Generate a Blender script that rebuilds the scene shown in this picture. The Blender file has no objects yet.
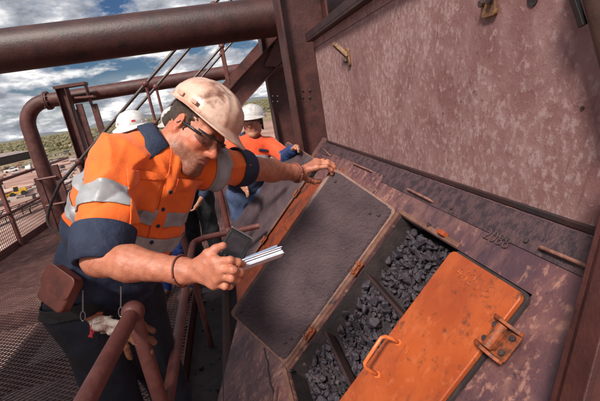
import bpy, bmesh, math, random
import numpy as np
from mathutils import Vector, Matrix, noise as mnoise

random.seed(7); rng = np.random.default_rng(7)
SC = bpy.context.scene
COL = SC.collection
F = 385.0
ZC = 1.65
# ------------------------------------------------------------------ camera frame
_Z = -np.array([231, 1366, 385.]); _Z /= np.linalg.norm(_Z)
_Y = np.array([-80, -96.5, 385.]); _Y -= _Z * (_Y @ _Z); _Y /= np.linalg.norm(_Y)
_X = np.cross(_Y, _Z)
RC = np.array([_X, _Y, _Z])
CAMP = np.array([0, 0, ZC])
def ray(u, v): return RC @ np.array([(u - 300) / F, (v - 200.5) / F, 1.])
def at(u, v, d): return ray(u, v) * d + CAMP            # a point seen at (u,v), d metres deep
def ony(u, v, y): r = ray(u, v); return r / r[1] * y + CAMP
def onx(u, v, x): r = ray(u, v); return r / r[0] * x + CAMP
def onz(u, v, z): r = ray(u, v); return r / r[2] * (z - ZC) + CAMP

cam_d = bpy.data.cameras.new('camera'); cam = bpy.data.objects.new('camera', cam_d); COL.objects.link(cam)
cam_d.sensor_width = 36; cam_d.lens = F / 600 * 36; cam_d.clip_start = .05; cam_d.clip_end = 30000
_r = RC @ [1, 0, 0]; _u = RC @ [0, -1, 0]; _b = RC @ [0, 0, -1]
cam.matrix_world = Matrix([[_r[i], _u[i], _b[i], CAMP[i]] for i in range(3)] + [[0, 0, 0, 1]])
SC.camera = cam
# ------------------------------------------------------------------ light, sky, exposure
SUN_DIR = Vector((-.40, -.58, .74)).normalized()       # towards the sun
sun_d = bpy.data.lights.new('sun', 'SUN'); sun = bpy.data.objects.new('sun', sun_d); COL.objects.link(sun)
sun_d.energy = 5.0; sun_d.angle = math.radians(11); sun_d.color = (1, .93, .84)
sun.rotation_euler = SUN_DIR.to_track_quat('Z', 'Y').to_euler()
SC.view_settings.view_transform = 'Standard'; SC.view_settings.look = 'None'
SC.view_settings.exposure = 0.22; SC.view_settings.gamma = 1; SC.view_settings.use_curve_mapping = False
SC.cycles.max_bounces = 6; SC.cycles.use_denoising = True

W = bpy.data.worlds.new('World'); SC.world = W; W.use_nodes = True
nt = W.node_tree; N = nt.nodes; L = nt.links; N.clear()
def nd(t, **k):
    n = N.new(t)
    for a, b in k.items():
        if a.startswith('i_'): n.inputs[a[2:]].default_value = b
        else: setattr(n, a, b)
    return n
def wmath(op, a, b=None, clamp=False):
    n = N.new('ShaderNodeMath'); n.operation = op; n.use_clamp = clamp
    for i, x in enumerate((a, b)):
        if x is None: continue
        if isinstance(x, (int, float)): n.inputs[i].default_value = x
        else: L.new(x, n.inputs[i])
    return n.outputs[0]
sky = N.new('ShaderNodeTexSky'); sky.sky_type = 'NISHITA'; sky.sun_disc = False
sky.sun_elevation = math.asin(SUN_DIR.z); sky.sun_rotation = math.atan2(SUN_DIR.x, SUN_DIR.y)
sky.altitude = 500; sky.air_density = 1.6; sky.dust_density = .6; sky.ozone_density = 3
tc = N.new('ShaderNodeTexCoord'); sep = N.new('ShaderNodeSeparateXYZ'); L.new(tc.outputs['Generated'], sep.inputs[0])
zz = wmath('ADD', wmath('MAXIMUM', sep.outputs[2], 0.0), .30)
cx_ = wmath('DIVIDE', sep.outputs[0], zz); cy_ = wmath('DIVIDE', sep.outputs[1], zz)
cmb = N.new('ShaderNodeCombineXYZ'); L.new(cx_, cmb.inputs[0]); L.new(cy_, cmb.inputs[1]); L.new(wmath('MULTIPLY', sep.outputs[2], .0), cmb.inputs[2])
n1 = nd('ShaderNodeTexNoise', i_Scale=1.9, i_Detail=12.0, i_Roughness=.57, i_Distortion=.1); L.new(cmb.outputs[0], n1.inputs['Vector'])
n2 = nd('ShaderNodeTexNoise', i_Scale=4.2, i_Detail=10.0, i_Roughness=.6)
mp = N.new('ShaderNodeMapping'); mp.inputs['Location'].default_value = (3.1, 1.7, 0); L.new(cmb.outputs[0], mp.inputs['Vector']); L.new(mp.outputs[0], n2.inputs['Vector'])
rp = N.new('ShaderNodeValToRGB'); rp.color_ramp.elements[0].position = .43; rp.color_ramp.elements[1].position = .50; L.new(n1.outputs['Fac'], rp.inputs[0])
cr = N.new('ShaderNodeValToRGB'); e = cr.color_ramp.elements
e[0].position = .36; e[0].color = (5.0, 5.4, 6.4, 1); e[1].position = .58; e[1].color = (20., 19.6, 19.4, 1)
m_ = e.new(.5); m_.color = (10.6, 10.9, 11.8, 1); L.new(n2.outputs['Fac'], cr.inputs[0])
mx = N.new('ShaderNodeMix'); mx.data_type = 'RGBA'
hz = N.new('ShaderNodeMapRange'); hz.inputs[1].default_value = .0; hz.inputs[2].default_value = .11; hz.inputs[3].default_value = .85; hz.inputs[4].default_value = 0; L.new(sep.outputs[2], hz.inputs[0])
fac = wmath('MAXIMUM', rp.outputs[0], hz.outputs[0])
L.new(fac, mx.inputs[0]); tn = N.new('ShaderNodeMix'); tn.data_type = 'RGBA'; tn.blend_type = 'MULTIPLY'; tn.inputs[0].default_value = 1; L.new(sky.outputs[0], tn.inputs[6]); tn.inputs[7].default_value = (.42, .60, .95, 1)
L.new(tn.outputs[2], mx.inputs[6]); L.new(cr.outputs[0], mx.inputs[7])
bg = N.new('ShaderNodeBackground'); bg.inputs[1].default_value = .046; L.new(mx.outputs[2], bg.inputs[0])
wo = N.new('ShaderNodeOutputWorld'); L.new(bg.outputs[0], wo.inputs[0])

# ------------------------------------------------------------------ materials
def material(name, c1, c2=None, scale=8., lo=.4, hi=.6, rough=.6, bump=.2, bscale=60., stretch=(1, 1, 1), rot=(0, 0, 0),
             c3=None, s3=3., lo3=.55, hi3=.65, stretch3=(1, 1, 1), metallic=0., detail=8., spec=.5, attr=None, rough2=None, coat=0, alpha=1, trans=0, bdist=.01, sheen=0):
    m = bpy.data.materials.new(name); m.use_nodes = True
    t = m.node_tree; n = t.nodes; l = t.links; b = n['Principled BSDF']
    co = n.new('ShaderNodeTexCoord'); 
    def mapping(st):
        q = n.new('ShaderNodeMapping'); q.vector_type = 'TEXTURE' ; q.inputs['Scale'].default_value = st; q.inputs['Rotation'].default_value = rot
        l.new(co.outputs['Object'], q.inputs['Vector']); return q
    mp1 = mapping(stretch)
    cur = None
    rgb = lambda c: (c[0], c[1], c[2], 1)
    def noisefac(sc, a, z, st=None, seed=0.):
        q = n.new('ShaderNodeTexNoise'); q.noise_dimensions = '4D'; q.inputs['W'].default_value = seed
        q.inputs['Scale'].default_value = sc; q.inputs['Detail'].default_value = detail; q.inputs['Roughness'].default_value = .62
        l.new((mapping(st) if st else mp1).outputs[0], q.inputs['Vector'])
        r = n.new('ShaderNodeMapRange'); r.inputs[1].default_value = a; r.inputs[2].default_value = z; r.interpolation_type = 'SMOOTHSTEP'
        l.new(q.outputs['Fac'], r.inputs[0]); return r.outputs[0], q.outputs['Fac']
    def mix(f, a, bb):
        q = n.new('ShaderNodeMix'); q.data_type = 'RGBA'; l.new(f, q.inputs[0])
        for i, x in ((6, a), (7, bb)):
            if isinstance(x, tuple): q.inputs[i].default_value = rgb(x)
            else: l.new(x, q.inputs[i])
        return q.outputs[2]
    f1 = None
    if attr:
        a_ = n.new('ShaderNodeAttribute'); a_.attribute_name = attr; cur = a_.outputs['Color']
        f1, _ = noisefac(scale, lo, hi)
        hm = n.new('ShaderNodeMix'); hm.data_type = 'RGBA'; hm.blend_type = 'MULTIPLY'
        q = n.new('ShaderNodeMix'); q.data_type = 'RGBA'; l.new(f1, q.inputs[0]); q.inputs[6].default_value = (1, 1, 1, 1); q.inputs[7].default_value = rgb(c2)
        hm.inputs[0].default_value = 1; l.new(cur, hm.inputs[6]); l.new(q.outputs[2], hm.inputs[7]); cur = hm.outputs[2]
    elif c2:
        f1, _ = noisefac(scale, lo, hi); cur = mix(f1, tuple(c1), tuple(c2))
    if c3:
        f3, _ = noisefac(s3, lo3, hi3, stretch3, 5.3)
        cur = mix(f3, cur if cur is not None else tuple(c1), tuple(c3))
    if cur is not None: l.new(cur, b.inputs['Base Color'])
    else: b.inputs['Base Color'].default_value = rgb(c1)
    b.inputs['Metallic'].default_value = metallic; b.inputs['Roughness'].default_value = rough
    b.inputs['Specular IOR Level'].default_value = spec
    if coat: b.inputs['Coat Weight'].default_value = coat; b.inputs['Coat Roughness'].default_value = .2
    if sheen: b.inputs['Sheen Weight'].default_value = sheen
    if trans: b.inputs['Transmission Weight'].default_value = trans
    if alpha < 1: b.inputs['Alpha'].default_value = alpha
    if rough2 is not None and f1 is not None:
        r = n.new('ShaderNodeMapRange'); r.inputs[3].default_value = rough; r.inputs[4].default_value = rough2; l.new(f1, r.inputs[0]); l.new(r.outputs[0], b.inputs['Roughness'])
    if bump:
        q = n.new('ShaderNodeTexNoise'); q.inputs['Scale'].default_value = bscale; q.inputs['Detail'].default_value = 6; q.inputs['Roughness'].default_value = .65
        l.new(mp1.outputs[0], q.inputs['Vector'])
        bp = n.new('ShaderNodeBump'); bp.inputs['Strength'].default_value = bump; bp.inputs['Distance'].default_value = bdist
        l.new(q.outputs['Fac'], bp.inputs['Height']); l.new(bp.outputs[0], b.inputs['Normal'])
    return m
M = {}
M['redsteel'] = material('red_oxide_paint', (.058, .0145, .012), (.100, .029, .024), 7, .40, .62, .55, .3, 55, c3=(.022, .009, .011), s3=9, lo3=.52, hi3=.72, rough2=.65)
M['pipepaint'] = material('dark_pipe_paint', (.034, .010, .0095), (.060, .019, .017), 5, .38, .64, .5, .3, 45, c3=(.015, .008, .009), s3=8, lo3=.5, hi3=.72)
M['beampaint'] = material('dark_beam_paint', (.046, .0125, .0105), (.080, .024, .020), 7, .38, .64, .5, .3, 50, c3=(.018, .008, .009), s3=9, lo3=.5, hi3=.72)
M['darksteel'] = material('dark_steel', (.026, .012, .013), (.05, .022, .021), 6, .35, .7, .55, .3, 40, c3=(.025, .018, .02), s3=5)
M['rail'] = material('rail_paint', (.100, .028, .024), (.150, .052, .044), 14, .35, .7, .5, .25, 60, c3=(.08, .03, .026), s3=12, lo3=.58, hi3=.7)
M['wall'] = material('weathered_wall_plate', (.205, .088, .078), (.40, .245, .235), 60, .44, .63, .55, .25, 90, stretch=(1, .55, 1.6), rot=(.35, 0, 0),
                     c3=(.13, .045, .038), s3=5, lo3=.50, hi3=.74, stretch3=(1, .55, 2.6))
M['incline'] = material('dusty_chute_plate', (.105, .042, .046), (.27, .125, .10), 34, .44, .62, .36, .35, 70, stretch=(2.2, .55, 2.2), rot=(0, 0, 0),
                        c3=(.052, .034, .042), s3=5, lo3=.46, hi3=.62, stretch3=(1.4, .8, 1.4), rough2=.62)
M['liner'] = material('dusty_rubber_liner', (.060, .036, .043), (.088, .054, .060), 9, .35, .65, .36, 1., 90, c3=(.125, .083, .098), s3=80, lo3=.60, hi3=.72, rough2=.65, bdist=.012)
M['lidrim'] = material('brown_lid_rim', (.13, .06, .045), (.20, .10, .07), 18, .4, .62, .5, .35, 90, c3=(.05, .03, .035), s3=8)
M['orange'] = material('worn_orange_paint', (.56, .115, .018), (.33, .070, .022), 24, .44, .66, .42, .25, 80, stretch=(1.8, .8, 1.8),
                       c3=(.14, .055, .04), s3=6.5, lo3=.55, hi3=.68, stretch3=(1.6, .7, 1.6), rough2=.6)
M['orangerust'] = material('orange_rust', (.30, .07, .02), (.12, .038, .02), 45, .4, .62, .45, .4, 120, c3=(.06, .03, .025), s3=20)
M['ore'] = material('black_ore', (.026, .021, .029), (.062, .047, .060), 25, .4, .65, .32, .6, 120, rough2=.6, c3=(.11, .062, .055), s3=30, lo3=.56, hi3=.70)
M['dust'] = material('ore_fines', (.03, .022, .026), (.055, .038, .042), 30, .4, .6, .8, .9, 150)
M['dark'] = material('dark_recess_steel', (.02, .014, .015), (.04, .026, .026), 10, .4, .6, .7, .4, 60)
M['black'] = material('black_plastic', (.012, .012, .014), rough=.35, bump=.05)
M['screen'] = material('grey_screen', (.014, .011, .014), (.03, .02, .025), 30, .4, .6, .38, 0)
M['grating'] = material('worn_grating_steel', (.085, .034, .030), (.15, .07, .06), 7, .4, .65, .5, .3, 80, c3=(.16, .11, .10), s3=1.6, lo3=.66, hi3=.72)
M['bolt'] = material('black_bolt', (.03, .02, .022), (.06, .035, .03), 60, .4, .6, .5, .3, 150)
M['hivis'] = material('orange_cotton', (.88, .15, .010), (.78, .12, .010), 14, .4, .62, .78, .18, 60, c3=(.52, .085, .02), s3=6, lo3=.64, hi3=.80, sheen=.2, bdist=.02)
M['hivis_red'] = material('red_orange_cotton', (.80, .085, .018), (.70, .07, .015), 14, .4, .62, .75, .35, 22, sheen=.2, bdist=.02)
M['navy'] = material('navy_cotton', (.011, .017, .043), (.018, .028, .062), 20, .4, .6, .8, .35, 30, bdist=.02)
M['navydark'] = material('dark_navy_trousers', (.004, .005, .010), (.009, .013, .026), 14, .4, .62, .85, .4, 24, bdist=.02, c3=(.03, .035, .05), s3=5, lo3=.6, hi3=.8)
M['blue'] = material('blue_overalls_cloth', (.02, .06, .27), (.012, .03, .14), 8, .4, .6, .8, .4, 20, bdist=.02)
M['jeans'] = material('blue_jeans_denim', (.07, .11, .20), (.04, .06, .13), 9, .4, .6, .8, .3, 60)
M['blackcloth'] = material('black_cloth', (.010, .010, .012), (.018, .017, .02), 9, .4, .6, .8, .4, 25, bdist=.02)
M['tape'] = material('silver_reflective_tape', (.36, .37, .39), (.27, .275, .29), 25, .35, .7, .48, .08, 60, metallic=.08, c3=(.20, .18, .175), s3=9, lo3=.58, hi3=.72)
M['lime'] = material('lime_tape', (.6, .8, .05), rough=.6, bump=.1)
M['skin'] = material('weathered_skin', (.5, .2, .13), (.84, .68, .62), 60, .40, .70, .42, .35, 200, attr='tint', bdist=.004, spec=.45)
M['hair'] = material('dark_brown_hair', (.035, .020, .014), (.07, .04, .028), 60, .4, .6, .5, .8, 160, stretch=(1, 1, 3))
M['blackhair'] = material('black_hair', (.008, .007, .007), rough=.4, bump=.6, bscale=120)
M['helmet'] = material('dirty_cream_helmet', (.66, .45, .35), (.50, .26, .18), 13, .40, .62, .28, .08, 60, c3=(.16, .065, .04), s3=15, lo3=.51, hi3=.70, rough2=.42, coat=.25)
M['helmetw'] = material('white_helmet', (.72, .71, .70), (.55, .52, .50), 14, .45, .7, .3, .05, 60, c3=(.35, .25, .22), s3=20, lo3=.63, hi3=.7)
M['helmetg'] = material('grey_white_helmet', (.52, .50, .49), (.40, .36, .35), 14, .45, .7, .3, .05, 60)
M['lens'] = material('dark_lens', (.05, .022, .02), rough=.04, bump=0, alpha=.48, spec=.8)
M['clearlens'] = material('clear_lens', (.5, .55, .6), rough=.05, bump=0, alpha=.10, spec=1.)
M['frame'] = material('dark_glasses_frame', (.02, .02, .028), rough=.35, bump=0)
M['red'] = material('red_sticker', (.6, .03, .03), rough=.4, bump=0)
M['white'] = material('white_paper', (.72, .74, .82), (.55, .57, .68), 40, .4, .65, .45, .05, 60)
M['bluegrey'] = material('blue_grey_cover', (.22, .26, .36), rough=.4, bump=.05)
M['leather'] = material('red_brown_leather', (.15, .038, .025), (.09, .024, .017), 20, .4, .65, .40, .12, 130, c3=(.26, .10, .07), s3=12, lo3=.6, hi3=.75)
M['band'] = material('red_brown_wristband', (.16, .045, .03), rough=.55, bump=.2)
M['gloveleather'] = material('tan_glove_leather', (.20, .075, .035), (.12, .045, .024), 30, .4, .6, .7, .5, 90)
M['glovewhite'] = material('stained_white_cloth', (.50, .42, .38), (.22, .13, .10), 30, .4, .6, .85, .5, 90)
M['glovered'] = material('red_cuff_cloth', (.35, .02, .03), rough=.8, bump=.3)
M['metal'] = material('steel_clip', (.22, .21, .21), rough=.4, bump=.05, metallic=.9)
M['boot'] = material('brown_boot', (.18, .10, .07), (.12, .06, .04), 20, .4, .6, .6, .2, 80)
M['brass'] = material('ochre_bracket', (.26, .13, .05), (.13, .065, .035), 30, .4, .6, .45, .4, 100)
M['door_shaded'] = material('shaded_orange_paint', (.22, .04, .012), (.13, .028, .012), 12, .4, .62, .5, .25, 80, c3=(.04, .02, .018), s3=9, lo3=.52, hi3=.66)  # far door's orange, with the shade on it mixed into a darker colour
def plate_material(name, base, pale, deep, grime, along, fleck, bias=.0, rough=.5, runs=None, aniso=(1, 1, 1), bump=.35, dirt=0.):
    '''weathered steel plate: broad tone changes, irregular chalky flecks, fine speckle, grime patches, long runs'''
    m = bpy.data.materials.new(name); m.use_nodes = True; t = m.node_tree; n = t.nodes; l = t.links; b = n['Principled BSDF']
    co = n.new('ShaderNodeTexCoord')
    def noise(scale, st=(1, 1, 1), detail=8, r=.6, w=0., dist=0.):
        mp = n.new('ShaderNodeMapping'); mp.vector_type = 'TEXTURE'; mp.inputs['Scale'].default_value = st; mp.inputs['Rotation'].default_value = along; l.new(co.outputs['Object'], mp.inputs['Vector'])
        q = n.new('ShaderNodeTexNoise'); q.noise_dimensions = '4D'; q.inputs['W'].default_value = w; q.inputs['Scale'].default_value = scale; q.inputs['Detail'].default_value = detail
        q.inputs['Roughness'].default_value = r; q.inputs['Distortion'].default_value = dist; l.new(mp.outputs[0], q.inputs['Vector']); return q.outputs['Fac']
    def rng_(f, a, z, o0=0., o1=1.):
        q = n.new('ShaderNodeMapRange'); q.interpolation_type = 'SMOOTHSTEP'
        for i, x in ((1, a), (2, z), (3, o0), (4, o1)): q.inputs[i].default_value = x
        l.new(f, q.inputs[0]); return q.outputs[0]
    def mth(op, a, bb):
        q = n.new('ShaderNodeMath'); q.operation = op
        for i, x in enumerate((a, bb)):
            if isinstance(x, float): q.inputs[i].default_value = x
            else: l.new(x, q.inputs[i])
        return q.outputs[0]
    def mix(f, a, bb):
        q = n.new('ShaderNodeMix'); q.data_type = 'RGBA'; l.new(f, q.inputs[0])
        for i, x in ((6, a), (7, bb)):
            if isinstance(x, tuple): q.inputs[i].default_value = (*x, 1)
            else: l.new(x, q.inputs[i])
        return q.outputs[2]
    big = noise(2.3, detail=5, w=1.); mid = noise(9, aniso, w=2., dist=.4)
    c = mix(rng_(big, .36, .64), deep, base); c = mix(rng_(mid, .40, .66, 0., .55), c, tuple(.5 * (x + y) for x, y in zip(base, pale)))
    fl = noise(fleck, aniso, 9, .66, 3., .3); sum_ = mth('ADD', fl, mth('MULTIPLY', mth('SUBTRACT', big, .5), .42)); fk = rng_(sum_, .50 - bias, .64 - bias, 0., .72)
    c = mix(fk, c, pale)
    sp = noise(fleck * 4.2, (1, 1, 1), 4, .7, 4.); c = mix(rng_(sp, .60, .72, 0., .5), c, grime)
    sp2 = noise(fleck * 1.1, (1, 1, 1), 10, .7, 5.5); c = mix(rng_(mth('ADD', sp2, mth('MULTIPLY', mth('SUBTRACT', noise(1.7, w=7.), .5), .5)), .60 - dirt, .72 - dirt, 0., .8), c, grime)
    if runs: c = mix(rng_(noise(14, runs, 7, .6, 8.), .56, .74, 0., .55), c, grime)
    l.new(c, b.inputs['Base Color'])
    l.new(rng_(fk, 0., 1., rough, min(.9, rough + .22)), b.inputs['Roughness'])
    hsum = mth('ADD', mth('MULTIPLY', sp, .5), mth('ADD', fl, mth('MULTIPLY', big, 2.5)))
    bp = n.new('ShaderNodeBump'); bp.inputs['Strength'].default_value = bump; bp.inputs['Distance'].default_value = .008; l.new(hsum, bp.inputs['Height']); l.new(bp.outputs[0], b.inputs['Normal'])
    return m
M['wall'] = plate_material('weathered_wall_plate', (.285, .148, .138), (.42, .295, .29), (.205, .098, .094), (.095, .040, .036), (.30, 0, 0), 46., bias=.02, rough=.5, runs=(1, .22, 3.2), aniso=(1, .85, 1.2))
M['incline'] = plate_material('dusty_chute_plate', (.140, .056, .058), (.36, .18, .135), (.065, .034, .045), (.030, .018, .026), (0, math.radians(45), 0), 30., bias=-.015, rough=.34, runs=(2.6, .3, 1.), aniso=(1.9, .7, 1.0), bump=.4, dirt=.03)
M['orange'] = plate_material('worn_orange_paint', (.42, .078, .013), (.45, .12, .04), (.29, .052, .014), (.11, .035, .02), (0, math.radians(45), 0), 26., bias=-.03, rough=.42, runs=(2.4, .3, 1.), aniso=(1.8, .8, 1.0), bump=.16, dirt=.035)
# ------------------------------------------------------------------ object helpers
def link(name, me, mat=None, parent=None, label=None, cat=None, group=None, kind=None, loc=None, smooth=False):
    o = bpy.data.objects.new(name, me); COL.objects.link(o)
    if mat is not None and me is not None: me.materials.append(mat)
    if smooth and me is not None:
        me.polygons.foreach_set('use_smooth', [True] * len(me.polygons))
    if parent is not None:
        o.parent = parent
        w = Vector((0, 0, 0)); p = parent
        while p is not None: w += p.location; p = p.parent
        o.location = -w
    if label: o['label'] = label
    if cat: o['category'] = cat
    if group: o['group'] = group
    if kind: o['kind'] = kind
    return o
def thing(name, label, cat, loc, group=None):
    o = bpy.data.objects.new(name, None); COL.objects.link(o); o.location = Vector(loc); o.empty_display_size = .1
    o['label'] = label; o['category'] = cat
    if group: o['group'] = group
    return o
class MB:
    """collects shapes in world coordinates, makes one mesh"""
    def __init__(s): s.v = []; s.f = []
    def add(s, vs, fs):
        b = len(s.v); s.v += [tuple(map(float, p)) for p in vs]; s.f += [tuple(i + b for i in f) for f in fs]; return s
    def obox(s, c, ax, ay, az):      # centre and three half-vectors
        c, ax, ay, az = (np.array(q, float) for q in (c, ax, ay, az))
        vs = [c + i * ax + j * ay + k * az for i in (-1, 1) for j in (-1, 1) for k in (-1, 1)]
        fs = [(0, 1, 3, 2), (4, 6, 7, 5), (0, 4, 5, 1), (2, 3, 7, 6), (0, 2, 6, 4), (1, 5, 7, 3)]
        if np.dot(np.cross(ax, ay), az) < 0: fs = [f[::-1] for f in fs]
        return s.add(vs, fs)
    def box(s, x0, x1, y0, y1, z0, z1):
        return s.obox(((x0 + x1) / 2, (y0 + y1) / 2, (z0 + z1) / 2), ((x1 - x0) / 2, 0, 0), (0, (y1 - y0) / 2, 0), (0, 0, (z1 - z0) / 2))
    def bar(s, a, b, w, h, up=(0, 0, 1)):
        a, b = np.array(a, float), np.array(b, float); d = b - a; ln = np.linalg.norm(d); d /= ln
        sd = np.cross(d, up); sd /= np.linalg.norm(sd); u = np.cross(sd, d)
        return s.obox((a + b) / 2, d * ln / 2, sd * w / 2, u * h / 2)
    def tube(s, pts, r, seg=16, caps=True):
        pts = [np.array(p, float) for p in pts]; n = len(pts)
        rr = r if hasattr(r, '__len__') else [r] * n
        t0 = pts[1] - pts[0]; t0 /= np.linalg.norm(t0)
        ref = np.array([0, 0, 1.]) if abs(t0[2]) < .9 else np.array([1., 0, 0])
        u = np.cross(t0, ref); u /= np.linalg.norm(u); vs = []; fs = []
        for i, p in enumerate(pts):
            t = (pts[min(i + 1, n - 1)] - pts[max(i - 1, 0)]); t /= np.linalg.norm(t)
            u = u - t * (u @ t); u /= np.linalg.norm(u); w = np.cross(t, u)
            for k in range(seg):
                a = 2 * math.pi * k / seg; vs.append(p + rr[i] * (math.cos(a) * u + math.sin(a) * w))
        for i in range(n - 1):
            for k in range(seg):
                k2 = (k + 1) % seg; fs.append((i * seg + k, i * seg + k2, (i + 1) * seg + k2, (i + 1) * seg + k))
        if caps:
            fs.append(tuple(range(seg))[::-1]); fs.append(tuple((n - 1) * seg + k for k in range(seg)))
        return s.add(vs, fs)
    def ball(s, c, r, seg=16, rings=10, sc=(1, 1, 1)):
        c = np.array(c, float); vs = [c + np.array([0, 0, r * sc[2]])]; fs = []
        for i in range(1, rings):
            a = math.pi * i / rings
            for k in range(seg):
                b = 2 * math.pi * k / seg; vs.append(c + r * np.array([math.sin(a) * math.cos(b) * sc[0], math.sin(a) * math.sin(b) * sc[1], math.cos(a) * sc[2]]))
        vs.append(c - np.array([0, 0, r * sc[2]]))
        for k in range(seg):
            k2 = (k + 1) % seg; fs.append((0, 1 + k, 1 + k2)); fs.append((len(vs) - 1, 1 + (rings - 2) * seg + k2, 1 + (rings - 2) * seg + k))
            for i in range(rings - 2):
                a = 1 + i * seg; fs.append((a + k, a + seg + k, a + seg + k2, a + k2))
        return s.add(vs, fs)
    def prism(s, poly, o, ex, ey, n, h):     # 2-D outline in a plane, extruded h along n
        o, ex, ey, n = (np.array(q, float) for q in (o, ex, ey, n)); k = len(poly)
        vs = [o + ex * a + ey * b for a, b in poly] + [o + ex * a + ey * b + n * h for a, b in poly]
        ar = sum(poly[i][0] * poly[(i + 1) % k][1] - poly[(i + 1) % k][0] * poly[i][1] for i in range(k))
        fl = (ar > 0) == (np.dot(np.cross(ex, ey), n) * h > 0)
        top = tuple(range(k, 2 * k)); bot = tuple(range(k))[::-1]
        sd = [(i, (i + 1) % k, k + (i + 1) % k, k + i) for i in range(k)]
        fs = [top, bot] + sd
        if not fl: fs = [f[::-1] for f in fs]
        return s.add(vs, fs)
    def mesh(s, name='m'):
        me = bpy.data.meshes.new(name); me.from_pydata(s.v, [], s.f); me.update(); return me
    def build(s, name, mat, parent=None, bevel=0, smooth=False, seg=2, **k):
        o = link(name, s.mesh(name), mat, parent, smooth=smooth, **k)
        if bevel:
            b = o.modifiers.new('b', 'BEVEL'); b.width = bevel; b.segments = seg; b.limit_method = 'ANGLE'; b.angle_limit = math.radians(40)
        if smooth and not bevel:
            pass
        return o
def auto(o, ang=40):
    me = o.data; me.polygons.foreach_set('use_smooth', [True] * len(me.polygons))
    bm = bmesh.new(); bm.from_mesh(me)
    for e in bm.edges:
        if len(e.link_faces) == 2 and e.calc_face_angle(0) > math.radians(ang): e.smooth = False
    bm.to_mesh(me); bm.free(); return o
def rrect(x0, x1, y0, y1, r, seg=5):
    out = []
    for cx, cy, a0 in ((x1 - r, y0 + r, -90), (x1 - r, y1 - r, 0), (x0 + r, y1 - r, 90), (x0 + r, y0 + r, 180)):
        for i in range(seg + 1):
            a = math.radians(a0 + 90 * i / seg); out.append((cx + r * math.cos(a), cy + r * math.sin(a)))
    return out
def curve_pts(P, n=8):                      # Catmull-Rom through points
    P = [np.array(p, float) for p in P]; Q = [2 * P[0] - P[1]] + P + [2 * P[-1] - P[-2]]; out = []
    for i in range(1, len(Q) - 2):
        for k in range(n):
            t = k / n; a, b, c, d = Q[i - 1:i + 3]
            out.append(.5 * ((2 * b) + (c - a) * t + (2 * a - 5 * b + 4 * c - d) * t * t + (3 * b - a - 3 * c + d) * t ** 3))
    out.append(P[-1]); return out

# ================================================================== THE SETTING
# plain far below, with rolling bush
def ground_mat():
    m = bpy.data.materials.new('red_earth_plain'); m.use_nodes = True; t = m.node_tree; n = t.nodes; l = t.links; b = n['Principled BSDF']
    co = n.new('ShaderNodeTexCoord'); b.inputs['Roughness'].default_value = .95
    def nz(s, d=8): q = n.new('ShaderNodeTexNoise'); q.inputs['Scale'].default_value = s; q.inputs['Detail'].default_value = d; q.inputs['Roughness'].default_value = .65; l.new(co.outputs['Object'], q.inputs[0]); return q.outputs['Fac']
    def ramp(f, pts):
        q = n.new('ShaderNodeValToRGB'); e = q.color_ramp.elements; e[0].position, e[0].color = pts[0][0], (*pts[0][1], 1); e[1].position, e[1].color = pts[-1][0], (*pts[-1][1], 1)
        for p, c in pts[1:-1]: x = e.new(p); x.color = (*c, 1)
        l.new(f, q.inputs[0]); return q.outputs[0]
    dirt = ramp(nz(.09), [(.35, (.22, .115, .085)), (.5, (.34, .19, .15)), (.65, (.46, .31, .26))])
    bush = ramp(nz(.035, 12), [(.38, (.06, .065, .025)), (.5, (.13, .12, .05)), (.62, (.30, .19, .11))])
    ln = n.new('ShaderNodeVectorMath'); ln.operation = 'LENGTH'; l.new(co.outputs['Object'], ln.inputs[0])
    wob = n.new('ShaderNodeMath'); wob.operation = 'MULTIPLY_ADD'; l.new(nz(.012, 5), wob.inputs[0]); wob.inputs[1].default_value = 220; l.new(ln.outputs['Value'], wob.inputs[2])
    mr = n.new('ShaderNodeMapRange'); mr.inputs[1].default_value = 300; mr.inputs[2].default_value = 360; l.new(wob.outputs[0], mr.inputs[0])
    mx = n.new('ShaderNodeMix'); mx.data_type = 'RGBA'; l.new(mr.outputs[0], mx.inputs[0]); l.new(dirt, mx.inputs[6]); l.new(bush, mx.inputs[7]); l.new(mx.outputs[2], b.inputs['Base Color'])
    return m
GZ = -10.3
g = MB(); R_ = [0, 30, 60, 120, 250, 500, 1000, 2000, 4000, 8000, 14000]; SEG = 72
vs = [(0, 0, GZ)]; fs = []
for i, r in enumerate(R_[1:]):
    for k in range(SEG):
        a = 2 * math.pi * k / SEG; vs.append((r * math.cos(a), r * math.sin(a), GZ))
for k in range(SEG):
    fs.append((0, 1 + k, 1 + (k + 1) % SEG))
    for i in range(len(R_) - 2): a = 1 + i * SEG; fs.append((a + k, a + SEG + k, a + SEG + (k + 1) % SEG, a + (k + 1) % SEG))
g.add(vs, fs); g.build('ground', ground_mat(), kind='structure')
# distant hills
hm = material('hazy_hill_tint', (.10, .12, .14), (.14, .15, .15), .004, .4, .6, 1, 0)  # blue grey of the distant haze is put into the hill colour
def hills(d, base_h, az0, az1, seed, name):
    m = MB(); n = 160; vs = []; fs = []
    for i in range(n + 1):
        a = math.radians(az0 + (az1 - az0) * i / n)
        h = base_h * max(0.05, .35 + .9 * mnoise.noise(Vector((i * .045, seed, 0))) + .35 * mnoise.noise(Vector((i * .17, seed, 3)))) 
        h *= min(1, i / 10, (n - i) / 10)
        dx, dy = math.sin(a), math.cos(a)
        for dd, hh in ((-.08, 0), (-.03, .6), (0, 1), (.04, .55), (.1, 0)):
            vs.append((dx * d * (1 + dd), dy * d * (1 + dd), GZ - 5 + hh * (h + 5)))
    for i in range(n):
        for j in range(4): a = i * 5 + j; fs.append((a, a + 1, a + 6, a + 5))
    m.add(vs, fs); m.build(name, hm, kind='structure', smooth=True)
hills(9000, 150, -50, 30, 3.3, 'hills')
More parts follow.
